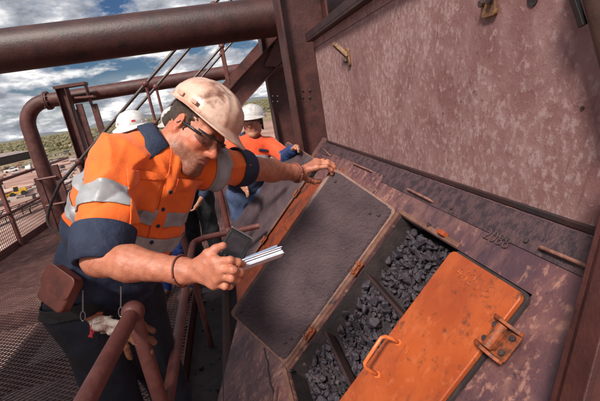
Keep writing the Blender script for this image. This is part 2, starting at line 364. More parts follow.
# scrub: tiny far-off bushes, one mass
leafm = material('scrub_leaf', (.085, .08, .035), (.18, .15, .075), .3, .4, .6, .9, 0)
def scrub():
    m = MB()
    for i in range(3600):
        a = math.radians(random.uniform(-52, 22)); d = 320 * math.exp(random.random() ** 1.1 * 2.1)
        x, y = d * math.sin(a), d * math.cos(a); s = random.uniform(.5, 1.35) * (1 + d / 900)
        vs = []; fs = []; k = 6
        for (hh, rr) in ((0, .7), (.5, 1.05), (1.0, .75)):
            for q in range(k):
                t = 2 * math.pi * (q + random.random() * .5) / k; r = s * rr * random.uniform(.7, 1.2)
                vs.append((x + r * math.cos(t), y + r * math.sin(t), GZ + s * hh * random.uniform(.85, 1.1)))
        vs.append((x, y, GZ + s * 1.2))
        for j in (0, 1):
            for q in range(k): fs.append((j * k + q, j * k + (q + 1) % k, (j + 1) * k + (q + 1) % k, (j + 1) * k + q))
        for q in range(k): fs.append((2 * k + q, 2 * k + (q + 1) % k, 3 * k))
        m.add(vs, fs)
    m.build('scrub', leafm, kind='stuff', label='low green scrub dotting the plain out to the horizon', cat='scrub')
scrub()

# expanded-metal deck --------------------------------------------------------
XL, XE = -3.62, -.60         # deck between the outer railing and the chute
YF = 10.2
def deck():
    m = MB(); w = .0042; t = .004
    rects = [(XL, XE, -.6, YF), (XE, 2.4, 3.55, YF)]
    pit = .037
    for dx, dy in ((1, .62), (1, -.62)):
        d = np.array([dx, dy]) / math.hypot(dx, dy); nn = np.array([-d[1], d[0]])
        for (x0, x1, y0, y1) in rects:
            cs = [np.array(p) @ nn for p in ((x0, y0), (x0, y1), (x1, y0), (x1, y1))]
            k = math.ceil(min(cs) / pit)
            while k * pit < max(cs):
                o = nn * (k * pit); k += 1
                ta, tb = -1e9, 1e9
                for i, (lo, hi) in enumerate(((x0, x1), (y0, y1))):
                    a, b = sorted(((lo - o[i]) / d[i], (hi - o[i]) / d[i])); ta = max(ta, a); tb = min(tb, b)
                if tb - ta < .02: continue
                a = o + d * ta; b = o + d * tb; zz = 0 if dy > 0 else -.0015
                m.obox(((a[0] + b[0]) / 2, (a[1] + b[1]) / 2, -t + zz), (*(d * (tb - ta) / 2), 0), (*(nn * w), 0), (0, 0, t))
    m.build('deck', M['grating'], kind='structure')
    # frame under it
    b = MB()
    for y in np.arange(-.4, YF, 1.1): b.box(XL, XE - .003, y - .03, y + .03, -.16, -.012)
    for x in (XL + .03, -2.2, XE - .05): b.box(x - .025, x + .025, -.6, YF, -.30, -.162)
    for y in np.arange(4.0, YF, 1.1): b.box(XE + .01, 2.4, y - .03, y + .03, -.16, -.012)
    b.build('deck_frame', M['darksteel'], kind='structure')
    f = MB(); f.box(XL - .4, 3.2, -1.5, YF, -1.62, -1.6); f.build('added_dark_underlay', M['dark'], kind='structure')  # dark sheet added below so the grating holes read as shade
    s = MB(); s.box(XL - .035, XL - .003, -.6, YF, -.2, .10); s.box(XE - .003 + .004, XE + .009, -.6, 3.54, -.12, .055)
    s.build('kick_plate', M['rail'], label='red steel kick plate along both edges of the walkway grating', cat='kick plate')
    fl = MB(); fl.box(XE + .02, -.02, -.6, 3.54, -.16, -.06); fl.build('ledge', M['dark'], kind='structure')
    for i, (x, y) in enumerate(((-3.5, 0), (-3.5, 9), (2.2, 9), (1.2, 4.6))):
        q = MB(); q.box(x - .14, x + .14, y - .14, y + .14, GZ, -1.625); q.build('tower_leg', M['darksteel'], kind='structure')
deck()

# ------------------------------------------------------------------ chute frame
XW, ZW = .754, ZC - .401
ES = np.array([-1, 0, -1]) / 2 ** .5; NN = np.array([-1, 0, 1]) / 2 ** .5; EY = np.array([0, 1., 0])
O0 = np.array([XW, 0, ZW])
def PP(s, y, h=0): return O0 + ES * s + EY * y + NN * h
chute = thing('ore_chute', 'rust streaked steel ore chute with sloping hatch face and pale upper wall', 'chute', (XW, 1.5, 0))
HOLE = (.195, 1.0, .70, 1.395)          # s0 s1 y0 y1 : bay under orange door and open lid
HOLE2 = (.195, 1.0, 2.42, 2.78)
def incline():
    m = MB(); t = .012
    def rect(s0, s1, y0, y1): m.obox(PP((s0 + s1) / 2, (y0 + y1) / 2, -t / 2), ES * (s1 - s0) / 2, EY * (y1 - y0) / 2, NN * t / 2)
    ya, yb = .2, 3.5; s0, s1, y0, y1 = HOLE
    rect(-.02, s0, ya, yb); rect(s0, s1, ya, y0); rect(s0, s1, y1, yb)
    m.prism([(s1, ya), (1.75, ya), (1.66, 1.55), (1.30, 2.30), (1.26, 3.5), (s1, yb)], PP(0, 0, -t), ES, EY, NN, t)
    o = m.build('sloping_plate', M['incline'], chute)
    # wall of the box the hatches open into
    b = MB()
    dep = .30
    b.obox(PP(s0 - .006, (y0 + y1) / 2, -dep / 2 - .013), ES * .005, EY * (y1 - y0) / 2, NN * dep / 2)
    b.obox(PP(s1 + .006, (y0 + y1) / 2, -dep / 2 - .013), ES * .005, EY * (y1 - y0) / 2, NN * dep / 2)
    b.obox(PP((s0 + s1) / 2, y0 - .006, -dep / 2 - .013), ES * (s1 - s0) / 2, EY * .005, NN * dep / 2)
    b.obox(PP((s0 + s1) / 2, y1 + .006, -dep / 2 - .013), ES * (s1 - s0) / 2, EY * .005, NN * dep / 2)
    b.obox(PP((s0 + s1) / 2, (y0 + y1) / 2, -dep - .02), ES * (s1 - s0) / 2, EY * (y1 - y0) / 2, NN * .006)
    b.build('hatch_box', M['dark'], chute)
    # raised lip round the opening
    r = MB()
    r.obox(PP(s0 - .011, y1 - .19, .003), ES * .0085, EY * .205, NN * .0025)
    r.obox(PP((s0 + s1) / 2, y1 + .014, .0055), ES * ((s1 - s0) / 2 - .001), EY * .0125, NN * .005)
    r.obox(PP(s1 + .014, (y0 + y1) / 2, .0055), ES * .012, EY * ((y1 - y0) / 2 + .02), NN * .005)
    r.build('opening_lip', M['lidrim'], chute, bevel=.002)
    # side skirt that closes the lower end, underside
    for yy in (.2, 3.5): k = MB(); k.obox(PP(.6, yy, -.3), ES * .62, EY * .006, NN * .28); k.build('end_plate', M['darksteel'], chute)
    q = MB(); q.box(-.30, -.28, .2, 3.5, -.06, .20); q.build('skirt_plate', M['darksteel'], chute)
    # weld seam and ridge on the lower plate
    sm = MB(); pts = [PP(1.115 + .004 * math.sin(y * 31) + .003 * math.sin(y * 67), y, .001) for y in np.arange(.3, 1.72, .02)]
    sm.tube(pts, .0045, 6); sm.build('weld_seam', M['bolt'], chute)
incline()
def bars():
    s0, s1, y0, y1 = HOLE
    for s in (.475, .775):
        m = MB(); m.obox(PP(s, (y0 + y1) / 2, -.055), ES * .006, EY * (y1 - y0) / 2 * .98, NN * .022)
        m.build('divider_bar', M['darksteel'], chute, bevel=.002)
bars()
# upper wall -------------------------------------------------------------------
def wall():
    y0, y1 = .15, 2.92; zt = ZC + .285
    w = MB(); w.box(XW, XW + .012, y0, y1, ZW - .01, zt); wo = w.build('upper_wall', M['wall'], chute)
    e = MB(); e.box(XW - .012, XW - .0005, y0, y1, ZW - .006, ZW + .010); e.build('foot_flange', M['darksteel'], wo, bevel=.002)
    t = MB(); t.box(XW - .004, XW + .012, y0, y1 + .012, zt + .004, zt + .05); t.build('top_plate', M['wall'], wo)
    f = MB(); f.box(XW - .05, XW + .06, y0, y1 + .03, zt + .052, zt + .066); f.box(XW - .05, XW - .042, y0, y1 + .03, zt + .067, zt + .11)
    f.build('top_flange', M['darksteel'], wo, bevel=.002)
    en = MB(); en.box(XW - .002, XW + .02, y1 + .001, y1 + .02, ZW - .02, zt + .05); en.build('edge_strip', M['redsteel'], wo, bevel=.002)
    # vertical seam, thin welded crack lines
    s = MB(); p0 = onx(350, 72, XW - .001); s.tube([p0 + [0, 0, z + 0] for z in np.linspace(0, -.30, 12)], .0022, 6); s.build('weld_seam', M['lidrim'], wo)
    # clevis bracket at the far top
    c = onx(349, 55, XW)
    b = MB(); b.prism(rrect(-.022, .022, -.062, .035, .014), c + [-.001, 0, 0], (0, 1, 0), (0, 0, 1), (-1, 0, 0), .012); bo = b.build('clevis_plate', M['brass'], wo, bevel=.002)
    m = MB()
    a0 = c + [-.012, .0, -.005]; dirv = np.array([-.045, .055, .075])
    for off in (-.012, .012):
        pts = [a0 + np.array([0, off, 0]), a0 + np.array([0, off, 0]) + dirv]
        m.bar(pts[0], pts[1], .011, .022, up=(1, 0, .3))
    m.tube([a0 + dirv + [0, -.016, 0], a0 + dirv + [0, .016, 0]], .012, 12)
    m.build('shackle', M['brass'], bo, bevel=.002)
    m = MB(); m.ball(c + [-.022, .004, -.028], .013, 8, 6); m.build('bolt', M['bolt'], bo)
    # bolted hinge plate at the top edge
    c = onx(491, 4, XW)
    b = MB(); b.prism(rrect(-.028, .028, -.032, .05, .010), c + [-.001, 0, 0], (0, 1, 0), (0, 0, 1), (-1, 0, 0), .010); bo = b.build('hinge_plate', M['brass'], wo, bevel=.002)
    for k in (-1, 1):
        m = MB(); q = c + [-.011, k * .016, .006 + k * .0]; m.tube([q, q + [-.012, 0, 0]], .0095, 6); m.build('bolt', M['bolt'], bo, bevel=.001)
    for (u, v, r) in ((533, -1, .016), (583, 108, .004)):
        m = MB(); q = onx(u, v, XW); m.tube([q + [-.003, 0, 0], q + [.001, 0, 0]], r, 14); m.build('bolt_hole', M['dark'], wo)
wall()
# lids -------------------------------------------------------------------------
def lid(y0, w, th, s0, s1, label, mirror=False, bolts=True, hingeat=(.36, .78), rise=.012):
    """opened hatch lid: hinge line along the slope at y0, leaning away by th"""
    D = math.cos(th) * EY + math.sin(th) * NN; ND = np.cross(D, ES); ND = ND if ND @ (CAMP - PP((s0 + s1) / 2, y0)) > 0 else -ND
    o = PP(0, y0, rise)
    m = MB(); m.prism(rrect(s0, s1, .0, w, .022), o - ND * .012, ES, D, ND, .012); lo = m.build('hatch_lid', M['lidrim'], chute, bevel=.003)
    lo['label'] = label
    # uneven rubber liner
    n1, n2 = 90, 60; vs = []; fs = []; a0, a1, b0, b1 = s0 + .010, s1 - .010, .010, w - .016
    for i in range(n1 + 1):
        for j in range(n2 + 1):
            a = a0 + (a1 - a0) * i / n1; b = b0 + (b1 - b0) * j / n2
            ed = min(i, n1 - i) / 2.5; ed2 = min(j, n2 - j) / 2.5; e_ = min(1, ed, ed2)
            h = .0005 + .008 * math.sqrt(max(0, e_)) + .0022 * mnoise.noise(Vector((a * 22, b * 22, 1))) * e_ + .0016 * mnoise.noise(Vector((a * 75, b * 75, 4))) * e_
            # round corners
            ca = max(0, .03 - (a - a0), .03 - (a1 - a)); cb = max(0, .03 - (b - b0), .03 - (b1 - b))
            if math.hypot(ca, cb) > .030: h = -.004
            vs.append(o + ES * a + D * b + ND * h)
    for i in range(n1):
        for j in range(n2): q = i * (n2 + 1) + j; fs.append((q, q + 1, q + n2 + 2, q + n2 + 1))
    m = MB(); m.add(vs, fs); me = m.mesh('liner'); me.update()
    if Vector(me.polygons[100].normal).dot(Vector(ND)) < 0: me.flip_normals()
    link('liner', me, M['liner'], lo, smooth=True)
    if bolts:
        for (a, b) in ((s0 + .06, .05), (s0 + .075, .085), (s1 - .11, .045), (s1 - .08, .055), (s1 - .05, w - .04), (s0 + .05, w - .05)):
            m = MB(); c = o + ES * a + D * b + ND * .009; m.ball(c, .0085, 10, 6); m.build('bolt', M['liner'], lo, smooth=True)
    for hs in hingeat:
        h = s0 + (s1 - s0) * hs; m = MB(); c = o + ES * h - EY * .012
        m.tube([c - ES * .028 + NN * .008, c + ES * .028 + NN * .008], .0065, 12)
        for k in (-1, 1):
            m.tube([c + ES * (.020 * k) + NN * .008 + EY * -.018, c + ES * (.020 * k) + NN * .016, c + ES * (.020 * k) + NN * .006 + EY * .02], .005, 8)
        m.obox(c + NN * -.001 - EY * .004, ES * .032, EY * .016, NN * .003)
        m.build('hinge', M['orangerust'], lo, smooth=False, bevel=.001)
    return lo
lid(1.415, .335, math.radians(55), .185, 1.0, 'nearest open lid, dark dusty liner, held up by the man')
lid(2.66, .70, math.radians(11), .17, 1.10, 'far lid with a dark liner beyond the orange strip', hingeat=(.3, .75), rise=.05)

# closed orange door in front
def orange_door(y0, y1, s0, s1, near=True):
    h0 = .012
    m = MB(); m.prism(rrect(s0, s1, y0, y1, .020), PP(0, 0, h0), ES, EY, NN, .016); do = m.build('orange_door', M['orange'] if near else M['door_shaded'], chute, bevel=.004, seg=3)
    do['label'] = 'closed bright orange hatch door with bent handle' if near else 'far orange door edge between the two open lids'
    m = MB(); m.prism(rrect(s0 + .0, s1 + .012, y0 - .007, y1 + .007, .024), PP(-.007, 0, .0025), ES, EY, NN, .009); m.build('door_seal', M['dark'], do)
    return do
def on_inc(u, v, h=0):
    r = ray(u, v); n = NN; t = ((PP(0, 0, h) - CAMP) @ n) / (r @ n); p = CAMP + r * t; return float((p - O0) @ ES), float(p[1])
d1 = orange_door(.695, .985, .205, .995)
def handle(a, b, h, r, mat, parent, out=0, name='handle', lift=0):
    (s0, y0), (s1, y1) = a, b
    A, B = PP(s0, y0, lift), PP(s1, y1, lift); d = (B - A) / np.linalg.norm(B - A); sd = np.cross(d, NN)
    P = [A, A + NN * h * .55 + sd * out * .6, A + NN * h + sd * out + d * .012, B + NN * h + sd * out - d * .012, B + NN * h * .55 + sd * out * .6, B]
    m = MB(); pts = [P[0], P[1], P[1] * .3 + P[2] * .7 - d * .004, P[2], P[3], P[4] * .3 + P[3] * .7 + d * .004, P[4], P[5]]
    m.tube(pts, r, 12); 
    o = m.build(name, mat, parent, smooth=True)
    for q in (A, B):
        k = MB(); k.tube([q, q + NN * .004], r * 1.7, 12); k.build('weld_collar', mat, o)
    return o
hA = on_inc(399, 343, .028); hB = on_inc(378, 375, .028)
handle(hA, hB, .062, .0058, M['orangerust'] if False else material('handle_orange', (.62, .17, .05), (.5, .12, .035), 40, .4, .6, .35, .1, 80), d1, out=.0, lift=.028)
# heavy hinge on the door's right edge
def heavy_hinge():
    sc_, yc = on_inc(501, 340, .028)
    c = PP(sc_, yc, .028)
    m = MB(); m.prism(rrect(-.036, .036, -.042, .035, .006), c + NN * .001, ES, EY, NN, .005); b = m.build('hinge_base', M['orangerust'], d1, bevel=.001)
    m = MB(); m.tube([c + NN * .022 - ES * .031, c + NN * .022 + ES * .031], .012, 16); m.bar(c + NN * .012 - ES * .026, c + NN * .012 + ES * .026, .026, .014, up=NN)
    m.build('hinge_barrel', M['orangerust'], d1)
    for k in (-1, 1):
        m = MB(); pts = [(-.043, 0), (-.040, .010), (-.022, .028), (.0, .034), (.024, .026), (.042, .010), (.043, 0), (.030, .002), (0, .018), (-.028, .002)]
        m.prism(pts, c + ES * (k * .034) + NN * .006, EY, NN, ES, .008 * k); m.build('hinge_cheek', M['orangerust'], d1, bevel=.0015)
    for a in (-1, 1):
        for bb in (-1, 1):
            m = MB(); q = c + ES * (a * .020) + EY * (bb * .028) + NN * .005; m.tube([q, q + NN * .009], .0075, 6); m.build('bolt', M['bolt'], d1, bevel=.001)
heavy_hinge()
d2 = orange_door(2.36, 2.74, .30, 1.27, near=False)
for (u, v) in ((288, 229), (269, 250)):
    s_, y_ = on_inc(u, v, .03); m = MB(); m.tube([PP(s_, y_, .028), PP(s_, y_, .075)], .007, 8); m.build('peg', M['orangerust'], d2)
# upstand (brown) beside that door
# small handles, lugs, studs on the plate ----------------------------------------
hm_ = material('rusty_rod', (.28, .13, .10), (.16, .07, .055), 50, .4, .6, .5, .2, 100)
for (a, b) in (((410, 191), (434, 203)), ((355, 165), (374, 173)), ((543, 250), (596, 272)), ((280, 388), (276, 420))):
    handle(on_inc(*a), on_inc(*b), .020, .0048, hm_, chute)
handle(on_inc(325, 150), on_inc(331, 156), .018, .004, hm_, chute)
s_, y_ = on_inc(445, 235); m = MB(); m.obox(PP(s_, y_, .012), ES * .008, EY * .018, NN * .011); m.build('orange_lug', M['orange'], chute, bevel=.002)
s_, y_ = on_inc(341, 174)
m = MB(); m.obox(PP(s_ - .02, y_, .010), ES * .010, EY * .020, NN * .009); m.build('orange_lug', M['orangerust'], chute, bevel=.002)
for (u, v) in ((453, 209), (528, 242), (342, 159), (381, 176), (430, 226), (306, 365), (291, 371)):
    s_, y_ = on_inc(u, v); m = MB(); m.tube([PP(s_, y_, 0), PP(s_, y_, .012)], .0075, 8); m.build('stud', M['bolt'], chute, bevel=.002)
# closed flush cover beyond the near lid (rounded outline)
(sa, ya), (sb, yb) = on_inc(333, 152), on_inc(384, 179)
m = MB(); m.prism(rrect(.075, .30, yb, ya + .0, .03), PP(0, 0, .001), ES, EY, NN, .006); m.build('flush_cover', M['incline'], chute, bevel=.0015)
# weld-bead flange strip along the foot of the wall, cracked grime
m = MB(); m.obox(PP(.062, 1.7, .0025), ES * .045, EY * 1.28, NN * .002); m.build('foot_strip', M['darksteel'] if False else material('grimy_strip', (.085, .045, .05), (.035, .022, .028), 30, .42, .6, .45, .6, 90), chute)
m = MB(); pts = []
for i in range(60):
    y = .6 + i * .028; pts.append(PP(.088 + .008 * mnoise.noise(Vector((y * 7, 0, 0))) + .004 * mnoise.noise(Vector((y * 40, 2, 0))), y, .0015))
m.tube(pts, .0032, 5); m.build('weld_bead', M['bolt'], chute)
# raised weld-bead numbers
def text(txt, size, o, ex, ey, parent, mat, depth=.0012, name='weld_number', bev=.0008):
    cu = bpy.data.curves.new(name, 'FONT'); cu.body = txt; cu.size = size; cu.extrude = depth; cu.bevel_depth = bev; cu.offset = -.0016
    to = bpy.data.objects.new(name, cu); COL.objects.link(to)
    ex = Vector(ex).normalized(); ez = ex.cross(Vector(ey)).normalized(); ey = ez.cross(ex)
    to.matrix_world = Matrix([[ex[i], ey[i], ez[i], float(o[i])] for i in range(3)] + [[0, 0, 0, 1]])
    dg = bpy.context.evaluated_depsgraph_get(); dg.update()
    me = bpy.data.meshes.new_from_object(to.evaluated_get(dg)); me.transform(to.matrix_world)
    bpy.data.objects.remove(to)
    me.materials.clear()
    return link(name, me, mat, parent)
sT, yT = on_inc(454, 275, .028)
text('4620-8', .052, PP(sT, yT, .0285), -EY, -ES, d1, material('weld_orange_dark', (.42, .09, .022), (.22, .055, .025), 60, .4, .6, .6, .2, 90))
sT, yT = on_inc(483, 238)
text('2088', .050, PP(sT, yT, .005), -EY, -ES, chute, material('weld_brown', (.10, .055, .05), (.06, .035, .035), 60, .4, .6, .6, .2, 90))
# ore --------------------------------------------------------------------------
def rock_variants(n=14):
    out = []
    for k in range(n):
        bm = bmesh.new()
        for i in range(13 + k % 6):
            v = rng.normal(size=3); v /= np.linalg.norm(v); v *= rng.uniform(.8, 1.0); v *= (1, rng.uniform(.7, .95), rng.uniform(.55, .85)); bm.verts.new(v)
        r = bmesh.ops.convex_hull(bm, input=bm.verts)
        bmesh.ops.delete(bm, geom=[v for v in bm.verts if not v.link_faces], context='VERTS')
        bm.verts.index_update(); out.append((np.array([v.co[:] for v in bm.verts]), [tuple(v.index for v in f.verts) for f in bm.faces])); bm.free()
    return out
RV = rock_variants()
def rot3():
    q = rng.normal(size=4); q /= np.linalg.norm(q); w, x, y, z = q
    return np.array([[1 - 2 * (y * y + z * z), 2 * (x * y - z * w), 2 * (x * z + y * w)], [2 * (x * y + z * w), 1 - 2 * (x * x + z * z), 2 * (y * z - x * w)], [2 * (x * z - y * w), 2 * (y * z + x * w), 1 - 2 * (x * x + y * y)]])
def rocks():
    s0, s1, y0, y1 = HOLE; m = MB()
    def bed(s, y):
        base = -.072 - .10 * max(0, .45 - (y - y0)) + .022 * mnoise.noise(Vector((s * 5, y * 5, 0)))
        t = ((s - .2) % .29) / .29
        return base - .035 * t
    n1, n2 = 60, 50; vs = []; fs = []
    for i in range(n1 + 1):
        for j in range(n2 + 1):
            s = s0 + (s1 - s0) * i / n1; y = y0 + (y1 - y0) * j / n2
            vs.append(PP(s, y, bed(s, y) - .006 + .008 * mnoise.noise(Vector((s * 40, y * 40, 2)))))
    for i in range(n1):
        for j in range(n2): q = i * (n2 + 1) + j; fs.append((q, q + n2 + 1, q + n2 + 2, q + 1))
    f = MB(); f.add(vs, fs); f.build('ore_fines', M['dust'], kind='stuff', label='fine black ore dust bedded under the lumps inside the chute', cat='ore dust', smooth=True)
    for k in range(3300):
        s = rng.uniform(s0 + .015, s1 - .015); y = rng.uniform(.86, y1 - .015)
        if min(abs(s - .475), abs(s - .775)) < .02: continue
        t = ((s - .2) % .29) / .29
        if t > .12 and t < .42 and s > .48 and y < 1.33 and rng.random() < .7: continue   # bare dusty shelves under each bar
        r = rng.choice([.006, .010, .015, .021, .028], p=[.36, .30, .24, .085, .015]) * rng.uniform(.85, 1.2)
        v, fa = RV[rng.integers(len(RV))]; v = (v @ rot3().T) * r
        m.add(v + PP(s, y, bed(s, y) + r * rng.uniform(.1, 1.5)), fa)
    m.build('ore_rocks', M['ore'], kind='stuff', label='black angular lumps of ore lying inside the open hatch', cat='ore')
    # spilled lumps on the ledge beside the deck
    m = MB()
    for k in range(60):
        x = rng.uniform(-.55, -.31); y = rng.uniform(1.0, 3.4); r = rng.choice([.008, .014, .026], p=[.5, .35, .15]) 
        v, fa = RV[rng.integers(len(RV))]; m.add((v @ rot3().T) * r + np.array([x, y, -.06 + r * .6]), fa)
    m.build('spilled_ore', M['ore'], kind='stuff', label='spilled ore lumps on the dark ledge beside the grating', cat='ore')
rocks()

# ================================================================== STEELWORK
def ibeam(mb, a, b, wdir, W_, D_, tf=.012, tw=.010):
    """I section from a to b; wdir = direction across the web"""
    a, b = np.array(a, float), np.array(b, float); d = (b - a); d /= np.linalg.norm(d)
    w = np.array(wdir, float); w -= d * (w @ d); w /= np.linalg.norm(w); u = np.cross(d, w)
    L_ = np.linalg.norm(b - a) / 2; c = (a + b) / 2
    mb.obox(c, d * L_, w * (W_ / 2 - tf), u * tw / 2)
    for k in (-1, 1): mb.obox(c + w * k * (W_ / 2 - tf / 2), d * L_, w * tf / 2, u * D_ / 2)
def holes(p, pts, parent):
    for a, b in pts:
        m = MB(); c = p + np.array([a, 0, b]); m.tube([c, c + [0, -.012, 0]], .011, 6); m.build('bolt', M['bolt'], parent)
t = thing('steel_column', 'wide dark red steel column at the far end of the pale wall', 'column', (.73, 3.1, 0))
m = MB(); ibeam(m, (.735, 3.12, 0), (.735, 3.12, 4.2), (1, 0, 0), .36, .24, .016, .012); m.build('shaft', M['beampaint'], t, bevel=.002)
for i in range(2):
    for j in range(2):
        c = ony(302 + i * 7, 90 + j * 7, 3.112); m = MB(); m.tube([c + [0, .01, 0], c + [0, -.010, 0]], .011, 6); m.build('bolt', M['bolt'], t)
t = thing('steel_column', 'narrower red steel column behind the woman with four pale bolt holes', 'column', (.75, 4.75, 0))
m = MB(); xa = ony(263, 60, 4.7)[0]; ibeam(m, (xa + .2, 4.75, 0), (xa + .2, 4.75, 4.2), (1, 0, 0), .40, .22, .014, .010); m.build('shaft', M['beampaint'], t, bevel=.002)
for i in range(2):
    for j in range(2):
        c = ony(272.5 + i * 5, 96 + j * 5.5, 4.742); m = MB(); m.tube([c + [0, .01, 0], c + [0, -.004, 0]], .009, 8); m.build('bolt_hole', M['white'], t)
t = thing('diagonal_brace', 'diagonal red steel brace rising to the columns beside the helmet', 'brace', ony(225, 103, 4.5))
a, b = ony(222, 112, 4.5), ony(306, 22, 4.5); m = MB(); ibeam(m, a, b, np.cross(b - a, (0, 1, 0)), .22, .12, .012, .01); m.build('brace_beam', M['redsteel'], t, bevel=.002)
g_ = ony(282, 52, 4.44); m = MB(); m.prism([(-.22, -.12), (.2, -.2), (.2, .22), (.02, .22)], g_, (1, 0, 0), (0, 0, 1), (0, 1, 0), .012); m.build('gusset', M['redsteel'], t, bevel=.002)
# big pipe across the top
def pipe(name, label, pts, r, mat, flanges=(), seg=40):
    t = thing(name, label, 'pipe', pts[0]); m = MB(); m.tube(pts, r, seg); o = m.build('pipe_wall', mat, t, smooth=False); auto(o)
    for p, d in flanges:
        p = np.array(p, float); d = np.array(d, float); d /= np.linalg.norm(d)
        m = MB(); m.tube([p - d * .028, p - d * .004], r * 1.3, seg); m.tube([p + d * .004, p + d * .028], r * 1.3, seg); fo = m.build('flange', mat, t, bevel=.003)
        u = np.cross(d, (0, 0, 1.)) if abs(d[2]) < .9 else np.array([1., 0, 0]); u /= np.linalg.norm(u); w = np.cross(d, u)
        for k in range(10):
            a = 2 * math.pi * (k + .3) / 10; q = p + (u * math.cos(a) + w * math.sin(a)) * r * 1.17
            b = MB(); b.tube([q - d * .045, q + d * .045], .012, 6); b.build('bolt', M['bolt'], fo)
    return t
pz = 2.42
pipe('large_pipe', 'thick dark red pipe crossing the whole top of the view', [(-4.6, 4.2, pz + .04), (-2, 4.2, pz + .02), (.2, 4.2, pz - .0), (3.2, 4.2, pz - .04)], .187, M['pipepaint'])
# elbow pipe
x0 = -3.43; zt = ony(100, 92.5, 7.9)[2]; P = [(x0, 7.9, -3)] + [(x0, 7.9, z) for z in (0, 1.0)]
R1 = .42
for k in range(0, 9):
    a = math.pi / 2 * k / 8; P.append((x0 + R1 - R1 * math.cos(a), 7.9, zt - R1 + R1 * math.sin(a)))
P += [(-2, 7.9, zt), (1, 7.9, zt), (3.5, 7.9, zt)]
pipe('elbow_pipe', 'red pipe rising beside the railing and bending level with a bolted flange', P, .125, M['redsteel'], flanges=[((x0 + R1 + .03, 7.9, zt), (1, 0, 0))])
# pipe support frame
t = thing('pipe_support', 'steel support frame holding the elbow pipe with short bracket legs', 'support frame', ony(75, 180, 7.55))
m = MB(); a = ony(62, 89, 7.55); ibeam(m, (a[0], 7.55, -.3), (a[0], 7.55, a[2]), (1, 0, 0), .16, .2); 
a2 = ony(73, 110, 8.2); m.box(a2[0] - .13, a2[0] + .13, 8.2, 8.4, -.3, a2[2])
m.build('post', M['redsteel'], t, bevel=.002)
b = ony(86, 87, 7.55); m = MB(); m.bar((a[0] - .1, 7.55, a[2] + .03), (b[0] + .02, 7.55, a[2] + .03), .22, .05); m.bar((b[0] - .0, 7.56, a[2] + .02), (b[0] - .0, 7.56, zt - .2), .16, .012, up=(1, 0, 0)); m.build('top_beam', M['redsteel'], t, bevel=.002)
m = MB(); c = ony(76, 98, 7.5); d = ony(97, 103, 7.5); m.bar(c, (d[0], 7.5, c[2] - .02), .16, .03); m.build('bracket', M['rail'], t, bevel=.002)
for (u0, v0) in ((79, 104), (94, 104)):
    c = ony(u0, v0, 7.6); m = MB(); m.box(c[0] - .05, c[0] + .05, 7.56, 7.62, -.2, c[2]); m.build('leg', M['redsteel'], t, bevel=.002)

# stairs beyond ------------------------------------------------------------------
def stairs():
    t = thing('staircase', 'steel staircase with thin dark double handrails climbing behind the helmets', 'staircase', (-2.3, 5.9, 0))
    sl = .77; A0 = np.array([-1.57, 5.5, 1.54])
    def A(x, y=5.5, dz=0): return np.array([x, y, 1.54 + (x + 1.57) * sl + dz])
    rm = material('dark_handrail', (.085, .05, .045), (.04, .035, .035), 30, .4, .6, .35, .1, 60)
    for y in (5.5, 6.35):
        end = [A(2.2, y), A(-2.15, y)]
        P = [A(2.4, y), A(0, y), A(-2.0, y)] + curve_pts([A(-2.25, y), np.array([-2.46, y, .74]), np.array([-2.55, y, .55]), np.array([-2.5, y, .38]), np.array([-2.36, y, .30]), np.array([-2.1, y, .33])], 5)
        m = MB(); m.tube(P, .021, 10); auto(m.build('handrail', rm, t))
        m = MB(); m.tube([A(2.4, y, -.50), A(-1.9, y, -.50)], .017, 10); auto(m.build('mid_rail', rm, t))
        for x in (-1.95, -.88, .18, 1.25, 2.3):
            m = MB(); p = A(x, y); m.tube([p, p - [0, 0, .98]], .019, 10); m.ball(p, .045, 12, 8); m.ball(p - [0, 0, .5], .036, 12, 8); auto(m.build('post', M['rail'], t))
        m = MB(); m.bar(A(-2.2, y, -1.02), A(2.4, y, -1.02), .02, .2); m.build('stringer', M['redsteel'], t)
    for k in range(15):
        x = -2.2 + k * .27; z = A(x)[2] - 1.0; m = MB(); m.box(x - .12, x + .12, 5.52, 6.33, z - .02, z); m.build('tread', M['grating'], t)
stairs()
# outer railing --------------------------------------------------------------------
def outer_rail():
    t = thing('guard_railing', 'red two-bar guard railing along the outer left edge of the walkway', 'railing', (-3.6, 3, 0))
    y1 = 9.6; X = -3.6
    for z, r, nm in ((1.08, .026, 'top_rail'), (.56, .022, 'mid_rail')):
        m = MB(); m.tube([(X, .3, z), (X, y1, z)], r, 12); auto(m.build(nm, M['rail'], t))
    for y in (1.6, 3.3, 5.0, 6.7, 8.6):
        m = MB(); m.box(X - .025, X + .025, y - .03, y + .03, -.1, 1.06); m.build('post', M['rail'], t, bevel=.004)
    # second corner post pair seen inside
    t2 = thing('post_pair', 'pair of flat red posts with short bars beside the elbow pipe', 'railing', (-2.9, 7.2, 0))
    for (u, v) in ((54, 165), (37, 178)):
        p = ony(u, v, 7.0); m = MB(); m.box(p[0] - .05, p[0] + .05, 6.98, 7.03, 0, p[2]); m.build('post', M['redsteel'], t2, bevel=.003)
    for dz in (.0, -.45):
        a, b = ony(37, 180, 6.95), ony(55, 172, 6.95); m = MB(); m.tube([(a[0], 6.95, a[2] + dz), (b[0], 6.95, a[2] + dz)], .02, 10); auto(m.build('bar', M['rail'], t2))
    # mesh infill
    t3 = thing('wire_mesh_panel', 'wire mesh infill panel below the outer railing', 'mesh panel', (-3.66, 5, 0))
    m = MB(); w = .003
    for y in np.arange(1.7, 8.5, .05): m.box(X - .032 - w, X - .032 + w, y - w, y + w, .02, .52)
    for z in np.arange(.04, .53, .05): m.box(X - .026 - w, X - .026 + w, 1.7, 8.5, z - w, z + w)
    m.build('mesh', M['darksteel'], t3)
outer_rail()
